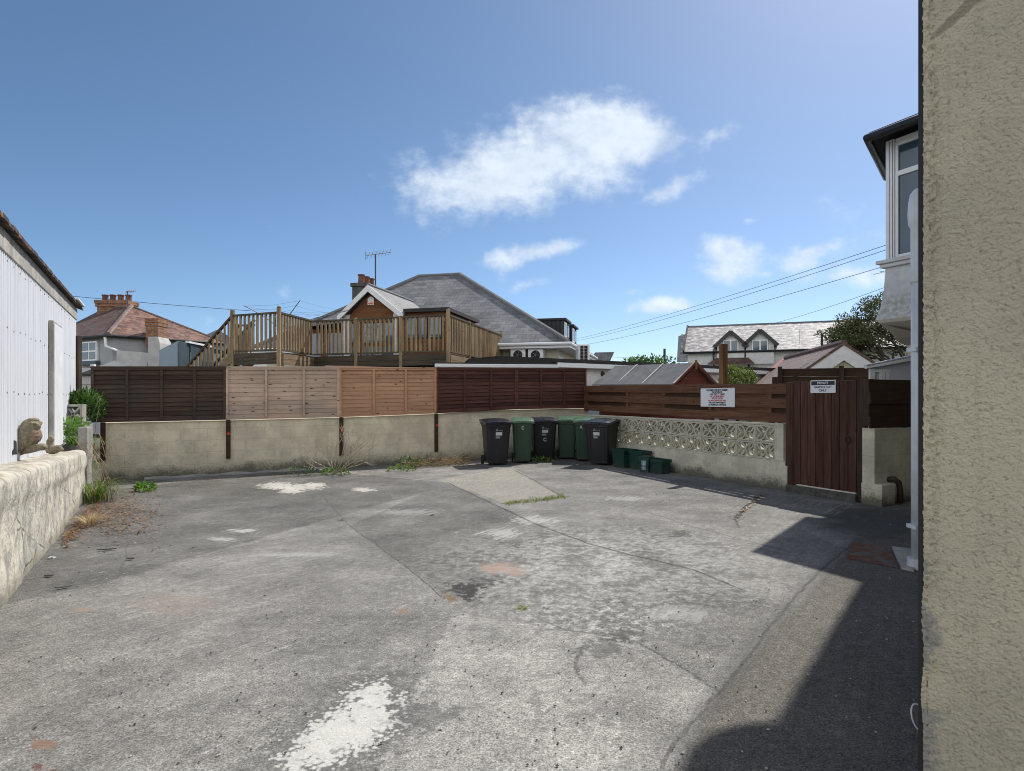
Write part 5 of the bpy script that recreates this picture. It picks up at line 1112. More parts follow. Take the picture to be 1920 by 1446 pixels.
def left_house():
    K = Vector((-15.8, 24)); Lp = Vector((-20.5, 26.6)); R = Vector((-12.9, 27.6)); ze = 3.95; A1 = W(247, 575, 27.6); A2 = W(196, 578, 29.5)
    t = thing('tiled_house', 'grey rendered house with red-brown tiled hip roof and brick chimney at far left', 'house', (*K, 0))
    m = MB(); off = Vector((0, .25)); kk, ll, rr = K + off, Lp + off, R + off
    m.prism([(*kk, 0), (*rr, 0), (*(rr + Vector((-4, 6))), 0), (*(ll + Vector((3, 6))), 0), (*ll, 0)], (0, 0, ze-.05)); m.build('wall', M['render_g'], t)
    d = Vector((0, 0, -.1))
    m = MB(); m.prism([(*K, ze), (*R, ze), A1], d); m.build('roof_right', M['tile_red'], t)
    m = MB(); m.prism([(*Lp, ze), (*K, ze), A1, A2], d); m.build('roof_left', M['tile_brown'], t)
    m = MB(); m.prism([(*R, ze), (*(R + Vector((-4, 6))), ze), A2, A1], d); m.build('roof_back', M['tile_red'], t)
    m = MB(); m.tube([(*K, ze+.03), A1 + Vector((0, 0, .03))], .09, 6); m.tube([A1, A2], .09, 6); m.tube([(*R, ze), A1], .06, 6); m.build('ridge_tiles', M['tile_p'], t)
    m = MB(); m.tube([(*Lp, ze-.04), (*(K + Vector((0, -.06))), ze-.04), (*R, ze-.04)], .06, 6); m.build('gutter', M['black'], t)
    kz = (K + Vector((.35, .30)))
    m = MB(); m.tube([(kz.x-.5, kz.y-.25, ze-.1), (kz.x-.45, kz.y-.28, ze-.45), (kz.x+.1, kz.y-.1, ze-.7), (kz.x+.1, kz.y-.1, 1.5)], .06, 8); m.build('downpipe', M['upvc'], t)
    fw = Fr(kk, (ll-kk)); u0, u1 = fw.u(186), fw.u(157); z0, z1 = Z(677, 25), Z(641, 25)
    # frame n points towards us when negative; find side
    sgn = -1 if (fw.n.y > 0) else 1
    m = MB(fw); m.box(u0, u1, sgn*.02, sgn*.10, z0, z1); w = m.build('window', M['upvc'], t)
    for a, b, c, e in ((.08, .46, .08, .46), (.54, .92, .08, .46), (.08, .46, .54, .93), (.54, .92, .54, .93)):
        m = MB(fw); m.box(u0+(u1-u0)*a, u0+(u1-u0)*b, sgn*.101, sgn*.115, z0+(z1-z0)*c, z0+(z1-z0)*e); m.build('pane', M['glass'], w)
    m = MB(fw); m.box(u0-.1, u1+.1, sgn*.02, sgn*.2, z0-.16, z0-.01); m.build('sill', M['steel_dark'], t)
    def stack(px0, px1, Y, pyt, pyb, dep, mat, pots, name='chimney'):
        a, b = W(px0, pyt, Y), W(px1, pyb, Y); m = MB(); m.box(a.x, b.x, Y, Y+dep, b.z, a.z-.3); k = .06 if pots else .02; m.box(a.x-k, b.x+k, Y-k, Y+dep+k, a.z-.3, a.z-.16); m.box(a.x-k*1.5, b.x+k*1.5, Y-k*1.5, Y+dep+k*1.5, a.z-.158, a.z); c = m.build(name, mat, t)
        for i in range(pots):
            x = a.x + .12 + (b.x-a.x-.24)*i/max(1, pots-1); m = MB(); m.lathe((x, Y+dep/2, a.z+.002), [(.15, 0), (.13, .08), (.125, .24), (.15, .27), (.15, .31), (.09, .31)], 12); m.build('chimney_pot', M['terracotta'], c)
        return c
    stack(182, 236, 28.6, 563, 625, .8, M['brick'], 4); stack(273, 296, 25.0, 597, 648, .7, M['brick'], 0)
    a, b = W(279, 632, 24.95), W(301, 700, 24.95); m = MB(); m.prism([(a.x, 24.9, 0), (b.x, 24.9, 0), (b.x, 24.9, a.z-.25), (b.x-.08, 24.9, a.z), (a.x, 24.9, a.z)], (0, .9, 0)); m.build('chimney_breast', M['render_l'], t)
    # pale slab, its lighter render standing in for sunlight on the wall
    P = [W(219, 657, 22.4), W(266, 661, 22.4), W(258, 700, 22.4), W(217, 700, 22.4)]; e = thing('pale_sun_slab', 'pale grey slab with sunlight put into its colour, below the tiled house', 'outbuilding', P[3]); m = MB(); m.prism(P, (.1, .3, 0)); m.build('wall', M['render_l'], e)
    a = thing('tv_aerial', 'small television aerial beside the brick chimney with four pots', 'aerial', W(239, 575, 28)); m = MB(); m.tube([W(239, 578, 28), W(239, 546, 28)], .025, 5); m.tube([W(236, 547, 28), W(254, 546, 28.4)], .016, 5)
    for k in range(4): c = W(240+k*4, 546.5, 28.1); m.tube([c - Vector((0, .15, .1)), c + Vector((0, .15, .1))], .01, 4)
    m.build('mast', M['cable'], a)
    # blue-grey sheet building
    c = W(333, 640, 18.4); l_ = W(298, 655, 19.6); r_ = W(398, 652, 20.4); b = thing('sheet_outbuilding', 'blue-grey sheet-clad outbuilding left of the deck stairs', 'outbuilding', (c.x, c.y, 0))
    m = MB(); m.prism([(c.x, c.y, 0), (l_.x, l_.y, 0), (l_.x, l_.y, l_.z-.05), (c.x, c.y, c.z)], (.02, .08, 0)); m.build('side_sheet', M['steel_blue'], b)
    for i in range(3):
        p, q = c.lerp(r_, i/3), c.lerp(r_, (i+1)/3 - .02); m = MB(); m.prism([(p.x+.03, p.y-.01, 0), (q.x, q.y, 0), (q.x, q.y, q.z), (p.x+.03, p.y-.01, p.z)], (0, .06, 0)); m.build('front_sheet', M['steel_dark'], b)
    m = MB(); p = c.lerp(r_, .28); m.bar((p.x, p.y-.04, p.z+.03), (r_.x, r_.y-.04, r_.z+.02), .12, .06); m.build('white_flashing', M['white'], b)
    m = MB(); m.prism([(l_.x, l_.y, l_.z-.06), (c.x, c.y, c.z-.01), (r_.x, r_.y, r_.z-.01), (l_.x+1.5, l_.y+2.5, l_.z)], (0, 0, .02)); m.build('roof', M['steel_blue'], b)
    h = thing('far_house', 'distant grey pitched roof between the tiled house and the deck stairs', 'house', W(390, 650, 40)); P = [W(345, 655, 40), W(366, 637, 42), W(408, 618, 42), W(470, 655, 40)]; m = MB(); m.prism(P, (0, .2, -.1)); m.build('roof', M['felt'], h)
    m = MB(); q = W(350, 655, 40.6); m.box(q.x, q.x+4, 40.6, 46, 0, q.z-.1); m.build('wall', M['render_g'], h)
    # slatted outbuilding in the corner
    s = thing('garden_outbuilding', 'small pale weatherboarded outbuilding with grey roof behind the dark panel', 'outbuilding', W(160, 745, 14)); a, b_ = W(149, 700, 14), W(250, 700, 14)
    for i in range(7): m = MB(); z = .9 + i*.18; m.hexa([(a.x, 14, z), (b_.x, 14, z), (b_.x, 14.05, z), (a.x, 14.05, z), (a.x, 14.025, z+.185), (b_.x, 14.025, z+.185), (b_.x, 14.05, z+.185), (a.x, 14.05, z+.185)]); m.build('weatherboard', M['render_w'], s)
    P = [W(148, 701, 13.9), W(176, 691, 13.9), W(214, 676, 15.2), W(262, 690, 14.4), W(262, 700, 13.9)]; m = MB(); m.prism(P, (0, .1, -.05)); m.build('roof', M['felt'], s)
    m = MB(); c = W(174, 688, 13.85); m.box(c.x-.04, c.x+.04, 13.82, 13.9, c.z-.05, c.z+.06); m.build('finial', M['white'], s)
def red_shed():
    ap = W(1304, 682, 14.4); gl = W(1263, 722, 14.1); gr = W(1345, 724, 14.9); bk = W(1154, 688, 16.6); bl = W(1110, 723, 16.3)
    t = thing('garden_shed', 'small red-brown garden shed with grey felt roof and white battens', 'shed', (gl.x, gl.y, 0)); br = bk + (gr-ap)
    m = MB(); m.prism([gl + Vector((.06, .04, -.03)), gr + Vector((-.06, .05, -.03)), ap + Vector((0, .05, -.06))], (bk-ap)*.97); m.build('gable_wall', M['shedred'], t)
    m = MB(); m.prism([(gl.x+.06, gl.y+.03, 0), (gr.x-.06, gr.y+.03, 0), (gr.x-.06, gr.y+.03, gl.z-.03), (gl.x+.06, gl.y+.03, gl.z-.03)], (bk-ap)*.97); m.build('wall', M['shedred'], t)
    m = MB(); m.prism([gl, ap, bk, bl], (0, 0, .025)); m.build('roof_left', M['felt'], t); m = MB(); m.prism([ap, gr, br, bk], (0, 0, .025)); m.build('roof_right', M['felt'], t)
    for k in (.0, .37, .70): o = (bk-ap)*k + Vector((0, 0, .035)); m = MB(); m.bar(gl + o, ap + o, .05, .02); m.build('roof_batten', M['batten'], t)
    m = MB(); m.bar(ap + Vector((0, -.03, .02)), gr + Vector((0, -.03, .0)), .03, .07); m.bar(ap + Vector((0, -.03, .02)), gl + Vector((0, -.03, .0)), .03, .05); m.build('bargeboard', M['shedred'], t)
    m = MB(); m.box(ap.x-.025, ap.x+.025, ap.y-.07, ap.y-.045, ap.z-.14, ap.z+.08); m.build('finial', M['postv'], t)
def right_house():
    Lr, Rr = W(1293, 613, 39), W(1575, 602, 36); d = (Rr-Lr); d.z = 0; d.normalize(); fr = Fr(Lr.xy, d.xy); L = (Rr-Lr).length + 3; zr = Lr.z; ze = 4.18; dep = 2.9
    t = thing('white_house', 'white two-dormer house with pale lichened slate roof in the distance', 'house', (*Lr.xy, 0))
    zr = (Lr.z+Rr.z)/2
    m = MB(fr); m.hexa([(-.1, -dep, ze-.1), (L, -dep, ze-.1), (L, 0, zr-.1), (-.1, 0, zr-.1), (-.1, -dep, ze), (L, -dep, ze), (L, 0, zr), (-.1, 0, zr)]); m.build('roof_front', M['slate_old'], t)
    m = MB(fr); m.hexa([(-.1, .001, zr-.1), (L, .001, zr-.1), (L, dep, ze-.1), (-.1, dep, ze-.1), (-.1, .001, zr), (L, .001, zr), (L, dep, ze), (-.1, dep, ze)]); m.build('roof_back', M['slate_old'], t)
    m = MB(fr); m.tube([(-.1, 0, zr+.0), (L, 0, zr+.0)], .06, 6); m.build('ridge_tiles', M['felt'], t)
    m = MB(fr); m.prism([(0.1, -dep+.25, 0), (0.1, dep-.25, 0), (.1, dep-.25, ze), (.1, 0, zr-.15), (.1, -dep+.25, ze)], (L-.2, 0, 0)); m.build('wall', M['render_w'], t)
    m = MB(fr); m.tube([(-.1, -dep-.05, ze-.06), (L, -dep-.05, ze-.06)], .07, 6); m.build('gutter', M['black'], t)
    m = MB(fr); m.bar((-.12, -dep, ze-.0), (-.12, 0, zr+.02), .1, .22); m.build('bargeboard', M['black'], t)
    for px, pa in ((1370, 620), (1425, 617)):
        v = -dep-.02; u = fr.u(px, v); Y = fr.Y(u, v); za = Z(pa, Y); hw = .82; zf = za-.80
        m = MB(fr); m.prism([(u-hw+.08, v, 3.4), (u+hw-.08, v, 3.4), (u+hw-.08, v, zf), (u, v, za-.12), (u-hw+.08, v, zf)], (0, 2.2, 0)); w = m.build('dormer', M['render_w'], t)
        for s_ in (-1, 1):
            m = MB(fr); m.hexa([(u, v-.15, za-.1), (u+s_*(hw+.1), v-.15, zf-.18), (u+s_*(hw+.1), v+2.4, zf-.18), (u, v+2.4, za-.1), (u, v-.15, za), (u+s_*(hw+.1), v-.15, zf-.08), (u+s_*(hw+.1), v+2.4, zf-.08), (u, v+2.4, za)]); m.build('dormer_roof', M['slate_old'], w)
            m = MB(fr); m.bar((u, v-.2, za-.08), (u+s_*(hw+.12), v-.2, zf-.17), .06, .2); m.build('dormer_bargeboard', M['black'], w)
        m = MB(fr); z0, z1 = Z(660, Y), Z(637, Y); m.box(u-.42, u+.42, v-.06, v-.005, z0, z1); f = m.build('window', M['upvc'], t)
        for a, b in ((-.36, -.04), (.04, .36)): m = MB(fr); m.box(u+a, u+b, v-.075, v-.062, z0+.07, z1-.07); m.build('pane', M['glass'], f)
    v = -dep; u = fr.u(1372, v); Y = fr.Y(u, v); m = MB(fr); z0, z1 = Z(684, Y), Z(666, Y); m.prism([(u-1.3, v-.5, z0), (u+1.2, v-.5, z0), (u+.7, v+.2, z1), (u-.6, v+.2, z1)], (0, .05, .06)); m.build('porch_roof', M['tile_brown'], t)
    for px in (1338, 1404): m = MB(fr); u = fr.u(px, v+.2); m.tube([(u, v+.18, 1.5), (u, v+.18, ze-.1)], .05, 6); m.build('downpipe', M['black'], t)
    a = thing('tv_aerial', 'thin dark flue pole in front of the white house roof', 'pole', W(1541, 660, 30)); m = MB(); m.tube([W(1541, 664, 30), W(1541, 627, 30)], .05, 6); m.tube([W(1541, 628, 30), W(1551, 620, 30)], .02, 5); m.build('mast', M['dark_metal'], a); a.name = 'flue_pole'
    h = thing('far_house', 'slate gabled house end just left of the white two-dormer house', 'house', W(1282, 690, 44)); P = [W(1276, 678, 44), W(1291, 678, 43.5), W(1291, 628, 43.5), W(1279, 628, 44)]; m = MB(); m.prism(P, (0, 1, 0)); m.build('wall', M['render_g'], h)
    P = [W(1273, 682, 43.4), W(1291, 678, 43), W(1293, 627, 43), W(1278, 627, 43.4)]; m = MB(); m.prism([P[0] + Vector((.1, 0, .5)), P[1] + Vector((0, 0, .5)), P[2], P[3]], (0, .1, 0)); m.build('roof', M['slate_old'], h)
    # bungalow gable
    O = W(1580, 644, 18); B = Fr(O.xy, (.979, -.204)); za = O.z; hw = 1.75; zf = za - hw*.72; gl = 7.2
    t = thing('gabled_bungalow', 'bungalow with brown tiled roof and wide white gable boards', 'bungalow', (*O.xy, 0))
    for s_ in (-1, 1):
        m = MB(B); m.hexa([(0, -.1, za-.09), (s_*(hw+.1), -.1, zf-.16), (s_*(hw+.1), gl, zf-.16), (0, gl, za-.09), (0, -.1, za), (s_*(hw+.1), -.1, zf-.07), (s_*(hw+.1), gl, zf-.07), (0, gl, za)]); m.build('roof', M['tile_p'], t)
        m = MB(B); m.prism([(0, -.13, za-.06), (s_*hw, -.13, zf-.06), (s_*hw, -.13, zf-.5), (0, -.13, za-.50)], (0, .06, 0)); m.build('bargeboard', M['white'], t)
        m = MB(B); m.prism([(0, -.16, za+.03), (s_*(hw+.1), -.16, zf-.045), (s_*(hw+.1), -.16, zf-.125), (0, -.16, za-.05)], (0, .1, 0)); m.build('verge', M['tile_brown'], t)
    m = MB(B); m.tube([(0, -.12, za+.02), (0, gl, za+.02)], .09, 6); m.build('ridge_tiles', M['tile_brown'], t)
    m = MB(B); m.prism([(-hw+.15, 0, 0), (hw-.15, 0, 0), (hw-.15, 0, zf-.1), (0, 0, za-.15), (-hw+.15, 0, zf-.1)], (0, gl-.1, 0)); m.build('wall', M['render_c'], t)
    r = thing('red_roof', 'small dark red roof edge left of the bungalow roof', 'roof', W(1465, 680, 24)); P = [W(1446, 690, 24), W(1474, 689, 24), W(1482, 670, 25.5), W(1468, 671, 25.5)]; m = MB(); m.prism(P, (0, .1, -.1)); m.build('tiles', M['shedred'], r)
    # dark fence and conservatory behind the gate
    a, b = W(1448, 700, 12.6), W(1634, 690, 12.0); fr = Fr(a.xy, (b-a).xy); L = (b-a).length; f = thing('dark_board_fence', 'dark horizontal board fence standing behind the plank gate', 'fence', (a.x, a.y, 1.5)); zt = Z(690, 12.2)
    for i in range(4): m = MB(fr); z = zt - .165*(i+1); m.box((.0 if i else .12), L, .02*(i % 2), .025 + .02*(i % 2), z, z+.162); m.build('board', M['slat_d'], f)
    for px in (1462, 1577): u = fr.u(px); m = MB(fr); m.box(u-.04, u+.04, -.08, -.003, 0, zt+.04); m.build('post', M['postd'], f)
    c = thing('conservatory', 'white framed lean-to conservatory with frosted panels beside the house', 'conservatory', W(1633, 715, 10.8)); p = W(1633, 684, 10.8); q = W(1722, 684, 10.6); z0 = 1.2; zl = Z(684, 10.8); zh = Z(664, 10.6)
    m = MB(); m.prism([(p.x, p.y+.03, z0), (q.x+.4, q.y+.03, z0), (q.x+.4, q.y+.03, zh), (p.x, p.y+.03, zl)], (0, .03, 0)); m.build('panel', M['frost'], c)
    m = MB(); m.prism([(p.x-.1, p.y-.05, zl-.03), (q.x+.4, q.y-.05, zh+.05), (q.x+.4, q.y-.05, zh-.02), (p.x-.1, p.y-.05, zl-.07)], (0, .07, 0))
    m.box(p.x-.03, p.x+.06, p.y-.03, p.y+.02, z0, zl-.075); m.box(p.x+.063, q.x+.4, p.y-.03, p.y+.02, zl-.13, zl-.085)
    for k in (.24, .30, .40, .72): x = p.x + (q.x-p.x)*k; m.box(x-.02, x+.025, p.y-.03, p.y+.018, z0, zl-.132)
    m.build('frame', M['white'], c)
    m = MB(); m.prism([(p.x-.1, p.y-.05, zl-.02), (q.x+.4, q.y-.05, zh+.06), (q.x+.4, q.y+.3, zh+.06), (p.x+.05, p.y+.3, zl-.02)], (0, 0, .02)); m.build('roof', M['frost'], c)
def wires():
    def cat(name, lab, pts, sag, r=.012):
        r *= .62
        a, b = pts; t = tag(None, lab) if False else None
        m = MB(); P = [a.lerp(b, k/24) - Vector((0, 0, sag*4*(k/24)*(1-k/24))) for k in range(25)]; m.tube(P, r, 5, False); o = m.build(name, M['cable'], None); tag(o, lab, 'cable', 'overhead power cables'); return o
    cat('power_cable', 'highest overhead cable running up to the right behind the bay window', (W(1060, 640, 60), W(1700, 447, 18)), .25, .015)
    cat('power_cable', 'overhead cable just below the highest one on the right', (W(1060, 643, 60), W(1700, 456, 18)), .32, .015)
    cat('power_cable', 'third overhead cable, meeting the bay below its window sill', (W(1060, 652, 60), W(1700, 487, 20)), .35, .016)
    cat('power_cable', 'lowest overhead cable on the right, ending above the white house', (W(1430, 611, 50), W(1700, 524, 22)), .15, .016)
    cat('power_cable', 'thin overhead cable passing behind the brick chimney on the left', (W(60, 548, 34), W(470, 583, 34)), .05, .022)
    cat('power_cable', 'faint low cable above the garage roofs', (W(1120, 668, 60), W(1420, 663, 60)), .3, .02)
    p = thing('utility_pole', 'distant utility pole above the garage roofs', 'pole', W(1246, 690, 60)); m = MB(); m.tube([(W(1246, 0, 60).x, 60, 0), W(1246, 654, 60)], .12, 8); m.build('pole', M['bark'], p)
# ================================================================ plants
def blade_clump(m, c, n, h, spread, w, rnd, droop=.6, flat=1.0):
    for i in range(n):
        a = rnd.uniform(0, 6.283); r = spread*math.sqrt(rnd.random())*.35; b = Vector(c) + Vector((r*math.cos(a), r*math.sin(a), 0)); hh = h*rnd.uniform(.5, 1.1); out = Vector((math.cos(a), math.sin(a), 0))*spread*rnd.uniform(.3, 1.1); sd = Vector((-math.sin(a), math.cos(a), 0))*w*rnd.uniform(.6, 1.2)
        prev = None; N = 5
        for k in range(N+1):
            q = k/N; p = b + out*q**1.6 + Vector((0, 0, hh*(q - droop*q**2.6))); s_ = sd*(1-q)**.7*(.7+q*.6) + sd*.04
            cur = (m.v(p - s_), m.v(p + s_))
            if prev: m.Fc.append([prev[0], prev[1], cur[1], cur[0]]); m.mi.append(m.cur)
            prev = cur
def leaf(m, p, d, up, L, w):
    """one folded pointed leaf of four faces"""
    d = d.normalized(); s_ = d.cross(up); s_ = s_.normalized() if s_.length > 1e-4 else Vector((1, 0, 0)); n = s_.cross(d)
    a = m.v(p); b = m.v(p + d*L*.45 + s_*w*.5 + n*w*.12); c = m.v(p + d*L - n*L*.12); e = m.v(p + d*L*.45 - s_*w*.5 + n*w*.12); f = m.v(p + d*L*.5)
    m.Fc += [[a, b, f], [b, c, f], [a, f, e], [f, c, e]]; m.mi += [m.cur]*4
def rv(r): return Vector((r.gauss(0, 1), r.gauss(0, 1), r.gauss(0, 1))).normalized()
def leafy(m, c, R, n, L, w, rnd, upb=.4, shell=.35):
    for i in range(n):
        d = rv(rnd); k = rnd.uniform(shell, 1)**.6; p = Vector(c) + Vector((d.x*R[0], d.y*R[1], d.z*R[2]))*k
        dd = (d + rv(rnd)*.9 + Vector((0, 0, upb))); leaf(m, p, dd, rv(rnd), L*rnd.uniform(.6, 1.3), w*rnd.uniform(.7, 1.2))
def plants():
    r = random.Random(11)
    g = G(178, 942); o = thing('grass_clump', 'tall green grass clump at the end of the low wall', 'grass', (*g, 0)); m = MB(); blade_clump(m, (*g, 0), 130, .62, .40, .008, r, .62); blade_clump(m, (g[0]+.05, g[1]+.1, 0), 50, .8, .5, .006, r, .8); m.build('blades', M['grass'], o)
    g = G(272, 921); o = thing('weed', 'small bright green weed at the foot of the wall below the dark panel', 'plant', (*g, 0), 'weeds along the back wall'); m = MB(); leafy(m, (*g, .05), (.16, .12, .07), 140, .07, .04, r, .8); m.build('leaves', M['weed'], o)
    def tw(m, p, d, L, rad, dep):
        q = p + d*L; mid = p + d*L*.5 + rv(r)*L*.06; m.tube([p, mid, q], [rad, rad*.8, rad*.6], 4, False)
        if dep:
            for k in range(r.randint(2, 3)):
                b = p.lerp(q, r.uniform(.35, 1)); tw(m, b, (d + rv(r)*.75 + Vector((0, 0, .1))).normalized(), L*r.uniform(.45, .75), rad*.6, dep-1)
    g = G(627, 889); o = thing('dead_shrub', 'dead branching twigs leaning on the cream wall below the orange panel', 'plant', (*g, 0)); m = MB()
    for a, L in ((-1.2, .6), (-.9, .65), (-.4, .45), (-.1, .6), (.1, .8), (.35, .75), (.5, .85), (.7, .7), (.9, .7), (1.1, .5)): tw(m, Vector((*g, 0)), Vector((math.sin(a), -.12, math.cos(a)*.8)).normalized(), L*.85, .010, 3)
    m.build('twigs', M['barkdry'], o)
    for px, py, n, h, mat, lab in ((628, 890, 160, .09, 'weed', 'low green weeds around the dead twigs at the wall foot'), (763, 878, 190, .16, 'fern', 'dark green weed at the wall foot left of the bins'), (752, 884, 110, .07, 'weed', 'pale green weed in front of the dark green weed'), (566, 892, 70, .12, 'fern', 'sparse green weed at the wall foot left of the dead twigs'), (1014, 867, 90, .08, 'weed', 'little green weed growing between two wheelie bins')):
        g = G(px, py); o = thing('weed', lab, 'plant', (*g, 0), 'weeds along the back wall'); m = MB(); leafy(m, (*g, h*.5), (.30, .10, h), n, .06, .03, r, .8); m.build('leaves', M[mat], o)
    g = G(830, 874); o = thing('dry_weeds', 'heap of dry straw-coloured stems left of the wheelie bins', 'plant', (*g, 0)); m = MB()
    for i in range(170):
        b = Vector((g[0] + r.uniform(-.75, .55), g[1] + r.uniform(-.12, .2) + 0, .01)); b.y += (b.x-g[0])*.55; d = Vector((r.uniform(-1, 1), r.uniform(-.4, .2), r.uniform(.1, .8))).normalized(); L = r.uniform(.15, .45); m.tube([b, b + d*L*.5 + Vector((0, 0, .03)), b + d*L + Vector((0, 0, -.05))], .004, 4, False)
    m.build('stems', M['straw'], o)
    # low litter in the left corner and bits along the wall
    m = MB()
    for i in range(2600):
        k = r.random(); px = r.gauss(215, 45); py = r.gauss(955, 26)
        if r.random() < .3: px = r.uniform(120, 190); py = 1010 - (px-120)*1.0 + r.gauss(6, 10)
        if py < 918 or py > 1040: continue
        x, y = G(px, py); q = LW.n*-1; s_ = (Vector((x, y, 0)) - LW.o).dot(-LW.n)
        if s_ < .02: continue
        leaf(m, Vector((x, y, .006 + r.random()*.03)), Vector((r.gauss(0, 1), r.gauss(0, 1), r.uniform(-.1, .25))), Vector((0, 0, 1)), r.uniform(.02, .07), r.uniform(.008, .03))
    tag(m.build('leaf_litter', M['litter']), kind='stuff')
    m = MB()
    for i in range(420):
        px = r.uniform(330, 905); x, y = G(px, 908 - (px-230)*.057 + abs(r.gauss(0, 3)))
        leaf(m, Vector((x, y, .006 + r.random()*.02)), Vector((r.gauss(0, 1), r.gauss(0, 1), .1)), Vector((0, 0, 1)), r.uniform(.02, .06), r.uniform(.01, .03))
    for i in range(60):
        k = r.random(); x, y = G(1424 - k*46 + r.gauss(3, 3), 930 + k*45 + r.gauss(0, 3)); leaf(m, Vector((x, y, .008)), Vector((r.gauss(0, 1), r.gauss(0, 1), .2)), Vector((0, 0, 1)), r.uniform(.03, .08), r.uniform(.02, .04))
    tag(m.build('dead_leaves', M['litter']), kind='stuff')
    g = G(150, 985); o = thing('dry_grass_clump', 'dry straw-coloured grass tuft at the foot of the low wall', 'grass', (*g, 0)); m = MB(); blade_clump(m, (g[0]+.12, g[1], 0), 120, .22, .25, .004, r, .5); m.build('blades', M['straw'], o)
    m = MB()
    for i in range(260):
        k = r.random(); x, y = G(948 + k*112, 945 - k*13 + r.gauss(0, 2.2)); blade_clump(m, (x, y, 0), 3, .06, .05, .003, r, .4)
    tag(m.build('moss_strip', M['grass']), kind='stuff')
    for px, py, s_ in ((980, 1140, 1), (640, 976, 1)):
        m = MB(); x, y = G(px, py); blade_clump(m, (x, y, 0), 26, .03, .07, .0025, r, .4); o = m.build('grass_tuft', M['grass']); tag(o, 'tiny grass tuft in the concrete near the dark oil stain' if px == 980 else 'tiny grass tuft at the corner of a concrete joint', 'grass', 'grass tufts in the concrete')
    # ivy and fern over the shed corner
    c = W(160, 765, 10.6); o = thing('fern_bush', 'dark green leafy bush growing over the corner by the dark panel', 'plant', c); m = MB(); leafy(m, c + Vector((.02, 0, .05)), (.30, .25, .27), 900, .085, .03, r, .2, .1); leafy(m, c + Vector((-.10, 0, .12)), (.2, .2, .14), 350, .09, .03, r, .3, .1); m.build('leaves', M['fern'], o)
    m = MB(); 
    for i in range(9): m.tube([c + Vector((r.uniform(-.15, .15), .1, -.9)), c + Vector((r.uniform(-.2, .2), 0, -.3)), c + Vector((r.uniform(-.3, .3), 0, .2))], .006, 4, False)
    m.build('stems', M['barkdry'], o)
    c = W(132, 812, 9.6); o = thing('fern', 'light green fern growing against the concrete stub', 'plant', c); m = MB(); blade_clump(m, c + Vector((0, .15, -.2)), 90, .36, .34, .016, r, .9); leafy(m, c + Vector((0, 0, .1)), (.24, .2, .14), 380, .08, .024, r, .2, .1); m.build('fronds', M['weed'], o)
    m = MB()
    for i in range(26):
        b = W(r.uniform(140, 200), r.uniform(830, 900), r.uniform(9.2, 10)); m.tube([b, b + Vector((r.uniform(-.1, .2), -.05, r.uniform(.0, .2))), b + Vector((r.uniform(0, .4), -.1, r.uniform(-.4, -.1)))], .0035, 4, False)
    tag(m.build('bramble_stems', M['straw']), 'bare straw-coloured trailing stems behind the low wall end', 'plant')
    # garden shrub behind slatted fence
    c = W(1383, 714, 13.6); o = thing('garden_shrub', 'rounded yellow-green shrub behind the slatted fence beside the tall post', 'shrub', (c.x, c.y, 0)); m = MB()
    m.tube([(c.x, c.y, 0), (c.x, c.y, 1.7)], [.05, .03], 6); m.build('stem', M['bark'], o); m = MB()
    for i in range(34):
        d = rv(r); q = c + Vector((d.x*.28, d.y*.3, d.z*.29 - .02)); leafy(m, q, (.13, .13, .11), 60, .075, .035, r, .3, .1)
    m.build('foliage', M['shrub'], o)
    # distant hedge
    for i, (px, py, w) in enumerate(((1205, 680, 1.2), (1225, 676, 1.5), (1190, 681, .8))):
        c = W(px, py, 34); o = thing('distant_bush', ('low green bush top left of its neighbours above the garages', 'largest green bush top above the garages', 'small green bush top at the end above the garages')[(0, 1, 2)[i]], 'bush', (c.x, c.y, 0), 'bushes behind the garages'); m = MB(); leafy(m, c - Vector((0, 0, .3)), (w, .8, .6), 500, .2, .11, r, .3, .2); m.build('foliage', M['fern'], o); m = MB(); m.tube([(c.x, c.y, 0), (c.x, c.y, c.z-.2)], .06, 5); m.build('stem', M['bark'], o)
    # rounded tree at right
    base = W(1690, 745, 29); base.z = 0; o = thing('garden_tree', 'olive-brown spreading tree right of the white house', 'tree', base); mt = MB(); tips = []
    def branch(p, d, L, rad, dep):
        q = p + d*L; mid = p + d*L*.5 + rv(r)*L*.08; mt.tube([p, mid, q], [rad, rad*.85, rad*.65], 6 if rad > .03 else 4, False)
        if dep == 0: tips.append(q); return
        for k in range(3 if dep > 1 else 4):
            dd = (d + rv(r)*.62 + Vector((-.12, 0, .05))).normalized(); branch(p.lerp(q, r.uniform(.55, 1)), dd, L*r.uniform(.6, .82), rad*.62, dep-1)
    for a in (-.9, -.55, -.15, .25, .6, .95): branch(base + Vector((0, 0, 2.0)), Vector((math.sin(a), r.uniform(-.4, .4), math.cos(a)*.9 + .1)).normalized(), 1.6, .09, 4)
    mt.tube([base, base + Vector((0, 0, 2.1))], [.24, .18], 10); mt.build('trunk', M['bark'], o)
    m = MB(); cc = base + Vector((0, 0, 3.7))
    sel = [q for q in tips if (q-cc).length > 1.05]
    for q in sel: leafy(m, q, (.26, .26, .13), 26, .13, .06, r, .2, .0)
    for i in range(170):   # outer canopy pads
        a = r.uniform(-1.75, 1.6); e = r.uniform(-.9, .9); q = cc + Vector((math.sin(a)*math.cos(e)*3.1, math.sin(e)*2.4, math.cos(a)*math.cos(e)*2.55 + .1))*r.uniform(.86, 1.04); leafy(m, q, (.36, .32, .15), 48, .14, .065, r, .2, .0)
    m.build('crown', M['treeleaf'], o)
